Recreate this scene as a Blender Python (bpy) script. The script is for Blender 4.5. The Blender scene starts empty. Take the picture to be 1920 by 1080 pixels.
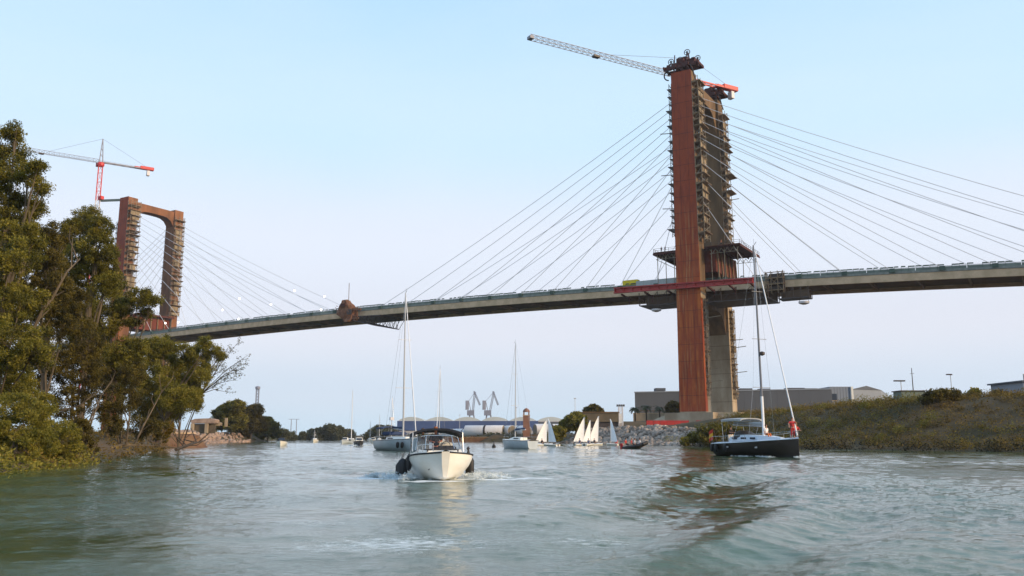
import bpy, bmesh, math, random
import numpy as np
from mathutils import Vector, Matrix, Euler
R = math.radians
scn = bpy.context.scene
col = scn.collection
# ------------------------------------------------------------------ camera
CH, F, PIT = 1.7, 1620.0, math.atan(280/1620.0)
cam = bpy.data.objects.new('camera', bpy.data.cameras.new('camera'))
col.objects.link(cam)
cam.location = (0, 0, CH); cam.rotation_euler = (R(90)+PIT, 0, 0)
cam.data.lens = 36*F/1920; cam.data.sensor_width = 36
cam.data.clip_start = .3; cam.data.clip_end = 30000
scn.camera = cam
# ------------------------------------------------------------------ sky, sun, exposure
SUN_EL, SUN_AZ = R(19), R(119)        # azimuth clockwise from +Y: behind the camera, to the right
W = bpy.data.worlds.new('World'); scn.world = W; W.use_nodes = True
nt = W.node_tree; nd = nt.nodes; lk = nt.links
bg = nd['Background']
sky = nd.new('ShaderNodeTexSky'); sky.sky_type = 'NISHITA'; sky.sun_disc = False
sky.sun_elevation = SUN_EL; sky.sun_rotation = SUN_AZ
sky.air_density = 1.0; sky.dust_density = 1.5; sky.ozone_density = 1.5
# thin high cloud / mist whitening the blue: a pale veil mixed over the sky, lavender low down
tc = nd.new('ShaderNodeTexCoord'); sep = nd.new('ShaderNodeSeparateXYZ')
lk.new(tc.outputs['Generated'], sep.inputs[0])
rp = nd.new('ShaderNodeValToRGB'); rp.color_ramp.interpolation = 'EASE'
e = rp.color_ramp.elements
SK = [(0.0, (6.2, 8.0, 9.6)), (0.05, (6.9, 8.0, 9.5)), (0.12, (8.4, 8.7, 9.8)), (0.22, (8.6, 9.3, 10.6)), (0.34, (6.8, 9.2, 11.3)), (0.55, (5.0, 8.0, 11.4)), (1.0, (3.6, 5.8, 8.8))]
e[0].position = 0; e[0].color = tuple(v/12 for v in SK[0][1])+(1,)
e[1].position = 1; e[1].color = tuple(v/12 for v in SK[-1][1])+(1,)
for p_, c_ in SK[1:-1]:
    n_ = e.new(p_); n_.color = tuple(v/12 for v in c_)+(1,)
lk.new(sep.outputs['Z'], rp.inputs[0])
sc_ = nd.new('ShaderNodeVectorMath'); sc_.operation = 'SCALE'; sc_.inputs['Scale'].default_value = 12
lk.new(rp.outputs[0], sc_.inputs[0])
mx = nd.new('ShaderNodeMixRGB'); mx.inputs[0].default_value = .88
lk.new(sky.outputs[0], mx.inputs[1]); lk.new(sc_.outputs[0], mx.inputs[2])
vn = nd.new('ShaderNodeTexNoise'); vn.inputs['Scale'].default_value = 2.2; vn.inputs['Detail'].default_value = 5; vn.inputs['Distortion'].default_value = .6
vm = nd.new('ShaderNodeMapping'); vm.inputs['Scale'].default_value = (1, 1, 3.5); lk.new(tc.outputs['Generated'], vm.inputs[0]); lk.new(vm.outputs[0], vn.inputs[0])
vr = nd.new('ShaderNodeMapRange'); vr.inputs['From Min'].default_value = .35; vr.inputs['From Max'].default_value = .7; vr.inputs['To Min'].default_value = 0; vr.inputs['To Max'].default_value = .14; lk.new(vn.outputs[0], vr.inputs[0])
vx = nd.new('ShaderNodeMixRGB'); lk.new(vr.outputs[0], vx.inputs[0]); lk.new(mx.outputs[0], vx.inputs[1]); vx.inputs[2].default_value = (9.4, 9.5, 10.2, 1)
lk.new(vx.outputs[0], bg.inputs[0]); bg.inputs[1].default_value = .1
sun = bpy.data.objects.new('sun', bpy.data.lights.new('sun', 'SUN')); col.objects.link(sun)
sun.data.energy = 4.0; sun.data.angle = R(6); sun.data.color = (1, .72, .42)
sd = Vector((math.sin(SUN_AZ)*math.cos(SUN_EL), math.cos(SUN_AZ)*math.cos(SUN_EL), math.sin(SUN_EL)))
sun.rotation_euler = sd.to_track_quat('Z', 'Y').to_euler()
scn.view_settings.view_transform = 'Standard'; scn.view_settings.look = 'None'
scn.view_settings.exposure = 0.06; scn.view_settings.gamma = 1
scn.cycles.max_bounces = 6; scn.cycles.transparent_max_bounces = 8
# ------------------------------------------------------------------ helpers
_c, _s = math.cos(PIT), math.sin(PIT)
def at(px, py, Y):
    "world point at forward distance Y seen at photo pixel (px, py)"
    dy = 540-py; k = Y/(F*_c-dy*_s)
    return Vector(((px-960)*k, Y, CH+(dy*_c+F*_s)*k))
def tag(o, label=None, cat=None, group=None, kind=None):
    if label: o['label'] = label
    if cat: o['category'] = cat
    if group: o['group'] = group
    if kind: o['kind'] = kind
    return o
def empty(name, loc=(0, 0, 0), rz=0, label=None, cat=None, group=None):
    o = bpy.data.objects.new(name, None); col.objects.link(o)
    o.location = loc; o.rotation_euler = (0, 0, rz); o.empty_display_size = .2
    return tag(o, label, cat, group)
def kids(o): return [c for c in ALLP.get(o.name, [])]
ALLP = {}
def setpar(o, p):
    o.parent = p; ALLP.setdefault(p.name, []).append(o)
def copy_tree(o, parent=None):
    c = o.copy(); col.objects.link(c)
    if parent: setpar(c, parent)
    for ch in list(ALLP.get(o.name, [])): copy_tree(ch, c)
    return c
class MB:
    def __init__(s): s.v = []; s.f = []
    def add(s, vs, fs):
        n = len(s.v); s.v += [tuple(v) for v in vs]; s.f += [tuple(i+n for i in f) for f in fs]; return s
    def box(s, c, d, rz=0):
        x, y, z = d[0]/2, d[1]/2, d[2]/2; cr, sr = math.cos(rz), math.sin(rz)
        vs = [(c[0]+a*x*cr-b*y*sr, c[1]+a*x*sr+b*y*cr, c[2]+e*z) for a, b, e in ((-1,-1,-1),(1,-1,-1),(1,1,-1),(-1,1,-1),(-1,-1,1),(1,-1,1),(1,1,1),(-1,1,1))]
        return s.add(vs, [(0,3,2,1),(4,5,6,7),(0,1,5,4),(1,2,6,5),(2,3,7,6),(3,0,4,7)])
    def frame(s, p, q, up=(0, 0, 1)):
        p, q = Vector(p), Vector(q); d = (q-p).normalized(); u = Vector(up)
        if abs(d.dot(u)) > .98: u = Vector((1, 0, 0))
        a = d.cross(u).normalized(); b = a.cross(d); return p, q, a, b
    def bar(s, p, q, w, h=None):
        h = h or w; p, q, a, b = s.frame(p, q)
        vs = [o+a*x*w/2+b*y*h/2 for o in (p, q) for x, y in ((-1,-1),(1,-1),(1,1),(-1,1))]
        return s.add(vs, [(0,3,2,1),(4,5,6,7),(0,1,5,4),(1,2,6,5),(2,3,7,6),(3,0,4,7)])
    def tube(s, p, q, r1, r2=None, n=6):
        r2 = r1 if r2 is None else r2; p, q, a, b = s.frame(p, q); vs = []
        for o, r in ((p, r1), (q, r2)):
            for i in range(n): t = 2*math.pi*i/n; vs.append(o+a*r*math.cos(t)+b*r*math.sin(t))
        fs = [(i, (i+1) % n, n+(i+1) % n, n+i) for i in range(n)]+[tuple(range(n-1, -1, -1)), tuple(range(n, 2*n))]
        return s.add(vs, fs)
    def path(s, pts, r, n=6, r2=None):
        m = len(pts)-1
        for i in range(m):
            ra = r if r2 is None else r+(r2-r)*i/m; rb = r if r2 is None else r+(r2-r)*(i+1)/m
            s.tube(pts[i], pts[i+1], ra, rb, n)
        return s
    def loft(s, rings, caps=True, closed=True):
        n = len(rings[0]); vs = [v for r in rings for v in r]; fs = []
        for k in range(len(rings)-1):
            for i in range(n if closed else n-1):
                j = (i+1) % n; fs.append((k*n+i, k*n+j, (k+1)*n+j, (k+1)*n+i))
        if caps: fs += [tuple(range(n-1, -1, -1)), tuple(range((len(rings)-1)*n, len(rings)*n))]
        return s.add(vs, fs)
    def lathe(s, prof, c=(0, 0, 0), n=16, axis='z'):
        rings = []
        for r, z in prof:
            ring = []
            for i in range(n):
                t = 2*math.pi*i/n; a, b = r*math.cos(t), r*math.sin(t)
                v = (a, b, z) if axis == 'z' else ((z, a, b) if axis == 'x' else (a, z, b))
                ring.append((c[0]+v[0], c[1]+v[1], c[2]+v[2]))
            rings.append(ring)
        return s.loft(rings)
    def prism(s, pts, o, d):
        "pts: list of 3D points (one polygon), extruded by vector d"
        a = [Vector(p)+Vector(o) for p in pts]; b = [p+Vector(d) for p in a]
        return s.loft([a, b])
    def build(s, name, m, parent=None, smooth=False, bevel=0, label=None):
        me = bpy.data.meshes.new(name); me.from_pydata(s.v, [], s.f); me.validate()
        bm = bmesh.new(); bm.from_mesh(me); bmesh.ops.recalc_face_normals(bm, faces=bm.faces)
        if bevel: bmesh.ops.bevel(bm, geom=list(bm.edges), offset=bevel, segments=2, affect='EDGES', clamp_overlap=True)
        bm.to_mesh(me); bm.free()
        if smooth:
            for p in me.polygons: p.use_smooth = True
            try: me.set_sharp_from_angle(angle=R(38))
            except Exception: pass
        me.materials.append(m)
        o = bpy.data.objects.new(name, me); col.objects.link(o)
        if parent: setpar(o, parent)
        if label: o['label'] = label
        return o
def npmesh(name, V, Fq, m, parent=None, tone=None, smooth=False):
    me = bpy.data.meshes.new(name); V = np.asarray(V, np.float32); Fq = np.asarray(Fq, np.int32); k = Fq.shape[1]
    me.vertices.add(len(V)); me.vertices.foreach_set('co', V.ravel())
    me.loops.add(Fq.size); me.loops.foreach_set('vertex_index', Fq.ravel())
    me.polygons.add(len(Fq)); me.polygons.foreach_set('loop_start', np.arange(0, Fq.size, k, dtype=np.int32))
    try: me.polygons.foreach_set('loop_total', np.full(len(Fq), k, dtype=np.int32))
    except Exception: pass
    me.update(calc_edges=True)
    if smooth: me.polygons.foreach_set('use_smooth', np.ones(len(Fq), bool))
    if tone is not None:
        a = me.attributes.new('tone', 'FLOAT', 'POINT'); a.data.foreach_set('value', np.asarray(tone, np.float32))
    me.materials.append(m)
    o = bpy.data.objects.new(name, me); col.objects.link(o)
    if parent: setpar(o, parent)
    return o
# ------------------------------------------------------------------ materials
def mat(name, c, rough=.6, c2=None, scale=1.0, stretch=(1, 1, 1), metal=0, bump=0, bscale=None, contrast=(.35, .65), spec=None, detail=5, emit=None, alpha=None, coat=0):
    m = bpy.data.materials.new(name); m.use_nodes = True; t = m.node_tree; b = t.nodes['Principled BSDF']
    b.inputs['Base Color'].default_value = (*c, 1); b.inputs['Roughness'].default_value = rough; b.inputs['Metallic'].default_value = metal
    if spec is not None: b.inputs['Specular IOR Level'].default_value = spec
    if coat: b.inputs['Coat Weight'].default_value = coat
    if emit: b.inputs['Emission Color'].default_value = (*emit[0], 1); b.inputs['Emission Strength'].default_value = emit[1]
    if alpha is not None: b.inputs['Alpha'].default_value = alpha
    if c2 or bump:
        tc = t.nodes.new('ShaderNodeTexCoord'); mp = t.nodes.new('ShaderNodeMapping'); mp.inputs['Scale'].default_value = stretch
        t.links.new(tc.outputs['Object'], mp.inputs[0])
        n = t.nodes.new('ShaderNodeTexNoise'); n.inputs['Scale'].default_value = scale; n.inputs['Detail'].default_value = detail; n.inputs['Roughness'].default_value = .6
        t.links.new(mp.outputs[0], n.inputs[0])
        if c2:
            r = t.nodes.new('ShaderNodeValToRGB'); r.color_ramp.elements[0].position = contrast[0]; r.color_ramp.elements[1].position = contrast[1]
            r.color_ramp.elements[0].color = (*c, 1); r.color_ramp.elements[1].color = (*c2, 1)
            t.links.new(n.outputs[0], r.inputs[0]); t.links.new(r.outputs[0], b.inputs['Base Color'])
        if bump:
            n2 = n
            if bscale:
                n2 = t.nodes.new('ShaderNodeTexNoise'); n2.inputs['Scale'].default_value = bscale; n2.inputs['Detail'].default_value = 4
                t.links.new(tc.outputs['Object'], n2.inputs[0])
            bp = t.nodes.new('ShaderNodeBump'); bp.inputs['Strength'].default_value = bump; bp.inputs['Distance'].default_value = .1
            t.links.new(n2.outputs[0], bp.inputs['Height']); t.links.new(bp.outputs[0], b.inputs['Normal'])
    return m
def mat_leaf(name, cols, trans=.38):
    "leaf colour chosen by the per-clump tone stored on the mesh"
    m = bpy.data.materials.new(name); m.use_nodes = True; t = m.node_tree; b = t.nodes['Principled BSDF']
    a = t.nodes.new('ShaderNodeAttribute'); a.attribute_name = 'tone'
    r = t.nodes.new('ShaderNodeValToRGB'); el = r.color_ramp.elements
    el[0].position = 0; el[0].color = (*cols[0], 1); el[1].position = 1; el[1].color = (*cols[-1], 1)
    for i, c in enumerate(cols[1:-1]):
        q = el.new((i+1)/(len(cols)-1)); q.color = (*c, 1)
    t.links.new(a.outputs['Fac'], r.inputs[0]); t.links.new(r.outputs[0], b.inputs['Base Color'])
    b.inputs['Roughness'].default_value = .6; b.inputs['Specular IOR Level'].default_value = .25
    tr = t.nodes.new('ShaderNodeBsdfTranslucent'); t.links.new(r.outputs[0], tr.inputs[0])
    mixn = t.nodes.new('ShaderNodeMixShader'); mixn.inputs[0].default_value = trans
    t.links.new(b.outputs[0], mixn.inputs[1]); t.links.new(tr.outputs[0], mixn.inputs[2])
    t.links.new(mixn.outputs[0], t.nodes['Material Output'].inputs[0])
    return m
def mat_rust():
    "painted rust-red steel with long vertical streaks of orange rust and pale dust"
    m = bpy.data.materials.new('rusty_red_steel'); m.use_nodes = True; t = m.node_tree; b = t.nodes['Principled BSDF']
    tc = t.nodes.new('ShaderNodeTexCoord')
    def noise(sc, st, det=6):
        mp = t.nodes.new('ShaderNodeMapping'); mp.inputs['Scale'].default_value = st; t.links.new(tc.outputs['Object'], mp.inputs[0])
        n = t.nodes.new('ShaderNodeTexNoise'); n.inputs['Scale'].default_value = sc; n.inputs['Detail'].default_value = det; n.inputs['Roughness'].default_value = .6
        t.links.new(mp.outputs[0], n.inputs[0]); return n
    def ramp(src, pts):
        r = t.nodes.new('ShaderNodeValToRGB'); el = r.color_ramp.elements
        el[0].position, el[0].color = pts[0][0], (*pts[0][1], 1); el[1].position, el[1].color = pts[-1][0], (*pts[-1][1], 1)
        for p_, c_ in pts[1:-1]: q = el.new(p_); q.color = (*c_, 1)
        t.links.new(src, r.inputs[0]); return r
    base = ramp(noise(.35, (1, 1, .25)).outputs[0], [(.3, (.16, .021, .003)), (.5, (.30, .043, .005)), (.62, (.21, .026, .003)), (.8, (.36, .062, .006))])
    st = noise(1.0, (1.0, 1.0, .045)); st2 = noise(2.3, (1.0, 1.0, .03))
    sx = t.nodes.new('ShaderNodeSeparateXYZ'); t.links.new(tc.outputs['Object'], sx.inputs[0])
    zr = ramp(sx.outputs['Z'], [(0, (0, 0, 0)), (1, (0, 0, 0))])
    mr = t.nodes.new('ShaderNodeMapRange'); mr.inputs['From Min'].default_value = 78; mr.inputs['From Max'].default_value = 58; t.links.new(sx.outputs['Z'], mr.inputs[0])
    o1 = ramp(st.outputs[0], [(.42, (0, 0, 0)), (.6, (1, 1, 1))]); o2 = ramp(st2.outputs[0], [(.56, (0, 0, 0)), (.66, (1, 1, 1))])
    def mul(a, b_, k=1):
        q = t.nodes.new('ShaderNodeMath'); q.operation = 'MULTIPLY'; t.links.new(a, q.inputs[0])
        if b_ is None: q.inputs[1].default_value = k
        else: t.links.new(b_, q.inputs[1])
        return q
    o3 = ramp(noise(.22, (1, 1, .6), 4).outputs[0], [(.42, (.15, .15, .15)), (.6, (1, 1, 1))]); f1 = mul(mul(mul(o1.outputs[0], mr.outputs[0]).outputs[0], o3.outputs[0]).outputs[0], None, .95); f2 = mul(mul(o2.outputs[0], mr.outputs[0]).outputs[0], None, .55)
    m1 = t.nodes.new('ShaderNodeMixRGB'); t.links.new(f1.outputs[0], m1.inputs[0]); t.links.new(base.outputs[0], m1.inputs[1]); m1.inputs[2].default_value = (.46, .115, .014, 1)
    m2 = t.nodes.new('ShaderNodeMixRGB'); t.links.new(f2.outputs[0], m2.inputs[0]); t.links.new(m1.outputs[0], m2.inputs[1]); m2.inputs[2].default_value = (.50, .30, .12, 1)
    t.links.new(m2.outputs[0], b.inputs['Base Color']); b.inputs['Roughness'].default_value = .75
    return m
M = {}
M['rust'] = mat_rust()
M['concrete'] = mat('weathered_concrete', (.44, .36, .26), .9, (.27, .20, .13), .25, (1, 1, .35), bump=.2)
M['concrete_brown'] = mat('brown_stained_concrete', (.20, .118, .055), .9, (.10, .06, .027), .3, (1, 1, .3), bump=.2)
M['leg_rusty'] = mat('rusty_brown_concrete', (.27, .115, .05), .9, (.14, .06, .027), .25, (1, 1, .3), bump=.2)
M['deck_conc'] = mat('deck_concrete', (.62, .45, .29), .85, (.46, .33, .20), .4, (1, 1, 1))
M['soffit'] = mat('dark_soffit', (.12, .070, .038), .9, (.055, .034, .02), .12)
M['girder'] = mat('brown_girder_steel', (.10, .065, .045), .8, (.055, .036, .027), .35)
M['green_rail'] = mat('grey_green_barrier', (.16, .20, .17), .6, (.09, .125, .105), .35)
M['rail_grey'] = mat('grey_kerb', (.24, .26, .23), .7, (.15, .17, .15), 1)
M['rib_conc'] = mat('brown_grey_concrete', (.24, .17, .12), .9, (.16, .11, .08), .4)
M['dark_green'] = mat('dark_green_steel', (.05, .10, .075), .6, (.03, .06, .045), .7)
M['pale_panel'] = mat('pale_grey_panel', (.42, .46, .45), .7, (.33, .37, .36), 2)
M['asphalt'] = mat('asphalt', (.05, .05, .05), .9)
M['cable'] = mat('cable_sheath', (.62, .63, .66), .5)
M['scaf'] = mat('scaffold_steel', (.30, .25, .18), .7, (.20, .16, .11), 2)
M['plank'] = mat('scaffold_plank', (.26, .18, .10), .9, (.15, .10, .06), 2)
M['net'] = mat('tan_debris_net', (.32, .25, .16), .95, (.20, .15, .09), 1.2, (1, 1, .4))
M['maroon'] = mat('dark_maroon_steel', (.085, .016, .010), .8, (.05, .012, .010), .5)
M['maroonlit'] = mat('lit_maroon_sheet', (.17, .035, .016), .85, (.09, .018, .010), .4, (1, 1, .3))  # lighter copy of the maroon, with orange light put into its colour
M['red'] = mat('bright_red_paint', (.42, .022, .018), .5, (.30, .018, .015), .6)
M['cranered'] = mat('crane_red', (.55, .03, .03), .5)
M['cranewhite'] = mat('crane_white', (.62, .60, .62), .5)
M['cranegrey'] = mat('crane_grey_lattice', (.20, .21, .27), .5)
M['blackrub'] = mat('black_rubber', (.012, .012, .014), .6)
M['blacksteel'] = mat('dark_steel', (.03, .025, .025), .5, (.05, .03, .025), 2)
M['tarp'] = mat('brown_tarpaulin', (.26, .12, .06), .9, (.14, .055, .03), .8, bump=.5, bscale=1.5)
M['yellow'] = mat('yellow_sheet', (.80, .64, .03), .7, (.70, .54, .02), 1)
M['white'] = mat('white_gelcoat', (.78, .77, .72), .25, (.70, .68, .61), .8, coat=.3)
M['hullcream'] = mat('cream_white_hull', (.84, .83, .79), .3, (.76, .73, .66), .9, (1, 1, 2.2), coat=.3)
M['hullblack'] = mat('black_hull_gloss', (.014, .009, .007), .35, (.022, .015, .011), .7)
M['hullblue'] = mat('pale_blue_white_hull', (.50, .56, .62), .3, (.42, .48, .54), .8, coat=.3)
M['deckblue'] = mat('pale_blue_grey_deck', (.58, .64, .72), .5, (.48, .55, .64), 1.3)
M['steel'] = mat('stainless', (.62, .62, .62), .25, metal=.9)
M['alu'] = mat('mast_aluminium', (.46, .47, .49), .4, metal=.2)
M['darkalu'] = mat('shadow_grey_mast', (.16, .17, .20), .5)
M['sail'] = mat('white_sailcloth', (.84, .85, .88), .8, (.76, .78, .82), 1.5, bump=.1)
M['canvas'] = mat('navy_black_canvas', (.008, .012, .022), .85, bump=.3, bscale=5)
M['navy'] = mat('navy_canvas', (.03, .055, .13), .85)
M['greycanvas'] = mat('grey_canvas', (.42, .43, .44), .85, (.33, .34, .35), 2)
M['seat'] = mat('dark_seat_vinyl', (.03, .025, .025), .6)
M['woodteak'] = mat('teak', (.22, .12, .06), .7, (.15, .08, .04), 3)
M['skin'] = mat('skin', (.52, .27, .18), .6)
M['skinred'] = mat('sunburnt_skin', (.50, .19, .11), .6)
M['cblack'] = mat('dark_cloth', (.02, .018, .022), .9)
M['cred'] = mat('red_cloth', (.50, .04, .04), .9)
M['cwhite'] = mat('white_cloth', (.72, .72, .72), .9)
M['cblue'] = mat('blue_cloth', (.06, .09, .2), .9)
M['corange'] = mat('orange_cloth', (.62, .16, .03), .9)
M['hair'] = mat('brown_hair', (.05, .028, .016), .8)
M['hairginger'] = mat('ginger_hair', (.24, .08, .03), .8)
M['foam'] = mat('sea_foam', (.80, .84, .86), .8, (.58, .66, .68), 6, bump=.4)
M['bark'] = mat('pale_bark', (.15, .115, .075), .9, (.06, .045, .03), 1.5, (1, 1, .3), bump=.4)
M['barkdark'] = mat('dark_bark', (.07, .05, .035), .9, (.04, .03, .02), 1.5)
M['rock'] = mat('riprap_rock', (.40, .34, .29), .9, (.17, .13, .10), .35, bump=.5, bscale=2)
M['rockpink'] = mat('pinkish_riprap_rock', (.40, .29, .23), .9, (.22, .15, .11), .5, bump=.5, bscale=2)
M['earth'] = mat('red_brown_earth', (.10, .040, .020), .95, (.17, .10, .055), .4, bump=.5)
M['wallgrey'] = mat('warehouse_wall', (.078, .090, .112), .8, (.066, .076, .096), .05, (1, 1, .2))
M['wallblue'] = mat('blue_grey_cladding', (.22, .25, .30), .7, (.19, .22, .27), .1)
M['roofpale'] = mat('pale_roof_sheet', (.50, .49, .50), .7, (.42, .41, .42), .1)
M['bluebld'] = mat('blue_industrial_cladding', (.045, .085, .22), .7, (.035, .065, .17), .05)
M['whiteroof'] = mat('white_roof_sheet', (.50, .54, .54), .7, (.42, .46, .46), .05)
M['pipe'] = mat('white_tower_section', (.74, .73, .74), .45, (.66, .65, .66), .3)
M['pipeend'] = mat('brown_end_cover', (.20, .17, .13), .9, (.13, .11, .08), .8)
M['brick'] = mat('brown_brick', (.26, .13, .09), .9, (.19, .09, .06), .6)
M['darkwin'] = mat('dark_glazing', (.02, .03, .05), .2)
M['wallbrown'] = mat('brown_concrete_wall', (.13, .10, .065), .9, (.09, .07, .045), .4, bump=.3)
M['lamp'] = mat('glowing_point', (1, 1, 1), .5, emit=((1, .97, .92), 9))  # plain white emission for the small bright points on the bridge
M['glass'] = mat('tinted_windscreen', (.05, .06, .08), .05, spec=.15, alpha=.16)
M['rope'] = mat('dark_rope', (.06, .05, .045), .9)
M['flagred'] = mat('flag_red', (.55, .05, .03), .9); M['flagyel'] = mat('flag_yellow', (.70, .40, .05), .9)
M['leaf'] = mat_leaf('eucalyptus_leaf', [(.032, .032, .006), (.105, .097, .012), (.205, .178, .022), (.31, .26, .04)])
M['leafolive'] = mat_leaf('olive_bush_leaf', [(.07, .070, .010), (.15, .14, .018), (.24, .21, .030), (.32, .26, .05)])
M['leafyellow'] = mat_leaf('yellowing_leaf', [(.08, .07, .015), (.17, .13, .02), (.26, .18, .03), (.30, .20, .04)])
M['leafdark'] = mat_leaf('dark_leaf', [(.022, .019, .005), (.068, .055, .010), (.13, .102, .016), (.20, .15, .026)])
M['leaffar'] = mat_leaf('far_grey_green_leaf', [(.045, .05, .025), (.08, .085, .04), (.12, .12, .06), (.16, .155, .08)])
M['reedshade'] = mat_leaf('shadow_toned_reed', [(.008, .007, .003), (.018, .016, .005), (.035, .028, .009), (.07, .055, .015)], .1)  # near-black tones: shadow at the water's edge put into the reed colour
M['scrub'] = mat_leaf('dry_scrub_leaf', [(.035, .026, .006), (.11, .072, .015), (.21, .14, .028), (.32, .215, .045)])
M['scrubgreen'] = mat_leaf('green_scrub_leaf', [(.035, .033, .007), (.10, .090, .014), (.185, .155, .022), (.27, .215, .035)])
# ------------------------------------------------------------------ river outline and terrain
RIGHT = [(260, -400), (120, -200), (88, 0), (76, 55), (64, 92), (52, 110), (41.6, 124), (36, 150), (33, 178), (26, 205), (14.4, 236), (15, 262), (19, 300), (16, 345), (-12, 352), (-28, 400), (-48, 480), (-70, 560)]
LEFT = [(-150, 620), (-150, 560), (-122, 450), (-104, 370), (-100, 318), (-88, 262), (-72, 190), (-49.5, 124), (-37, 88), (-29.5, 62), (-24.5, 44), (-20, 20), (-16, -20), (-60, -200), (-200, -400)]
POLY = np.array(RIGHT+LEFT, float)
def river_sd(X, Y):
    "signed distance to the river outline: negative in the water"
    X = np.asarray(X, float); Y = np.asarray(Y, float)
    d = np.full(X.shape, 1e9); ins = np.zeros(X.shape, bool); n = len(POLY)
    for i in range(n):
        ax_, ay_ = POLY[i]; bx, by = POLY[(i+1) % n]
        ex, ey = bx-ax_, by-ay_; t = np.clip(((X-ax_)*ex+(Y-ay_)*ey)/(ex*ex+ey*ey), 0, 1)
        d = np.minimum(d, np.hypot(X-ax_-t*ex, Y-ay_-t*ey))
        cnd = ((ay_ > Y) != (by > Y)) & (X < (bx-ax_)*(Y-ay_)/(by-ay_+1e-12)+ax_); ins ^= cnd
    return np.where(ins, -d, d)
def vnoise(X, Y, s, seed=0):
    r = np.random.RandomState(seed); o = 0
    for k in range(5):
        a = r.uniform(0, 6.28); f_ = (1.0/s)*r.uniform(.7, 1.6)*6.28/2; ph = r.uniform(0, 6.28)
        o = o+np.sin((X*math.cos(a)+Y*math.sin(a))*f_+ph+1.3*np.sin((X*math.sin(a)-Y*math.cos(a))*f_*.6+ph*2))
    return o/5
def ss(x): x = np.clip(x, 0, 1); return x*x*(3-2*x)
def ground_z(X, Y):
    X = np.asarray(X, float); Y = np.asarray(Y, float); d = river_sd(X, Y)
    wr = ss((X-18)/14)*ss((262-Y+np.clip(X-40, 0, 400)*1.2)/30)*(.34+.42*ss((212-Y)/22)+.24*ss((175-Y)/50)+.4*ss((X-66)/16)*ss((Y-190)/20))          # steep right bank near the tower
    H = 3.0+wr*4.8; L = 7+wr*20
    wt = np.exp(-(((X-58)/26)**2+((Y-276)/17)**2)); wt2 = np.exp(-(((X-25)/16)**2+((Y-266)/13)**2))
    H = H+wt*4.6+wt2*2.8
    wl = ss((-X-20)/10)*ss((250-Y)/40); H = H*(1-wl)+2.0*wl
    z = H*ss(d/L)+.012*np.clip(d-L, 0, 60)*wr
    z = z+(vnoise(X, Y, 9, 3)*.35*wr+vnoise(X, Y, 30, 5)*.25)*ss(d/6)
    return np.where(d < 0, np.maximum(d*.5, -3.0), z+.02)
def gz(x, y): return float(ground_z(np.array([x]), np.array([y]))[0])
def sgrid(lo, dlo, dhi, hi, st, g=1.35):
    a = list(np.arange(dlo, dhi+1e-6, st)); s_ = st
    while a[-1] < hi: s_ *= g; a.append(min(a[-1]+s_, hi))
    s_ = st
    while a[0] > lo: s_ *= g; a.insert(0, max(a[0]-s_, lo))
    return np.array(a)
def build_terrain():
    xs = sgrid(-9000, -170, 180, 9000, 2.0); ys = sgrid(-3000, 0, 420, 14000, 2.0)
    X, Y = np.meshgrid(xs, ys); Z = ground_z(X, Y); nx, ny = len(xs), len(ys)
    V = np.stack([X.ravel(), Y.ravel(), Z.ravel()], 1)
    i = np.arange(nx*ny).reshape(ny, nx)
    Fq = np.stack([i[:-1, :-1].ravel(), i[:-1, 1:].ravel(), i[1:, 1:].ravel(), i[1:, :-1].ravel()], 1)
    m = mat('bank_ground', (.10, .060, .024), .95, (.045, .036, .012), .12, bump=.4, bscale=.8, contrast=(.4, .6))
    tag(npmesh('ground', V, Fq, m, smooth=True), kind='structure')
build_terrain()
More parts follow.
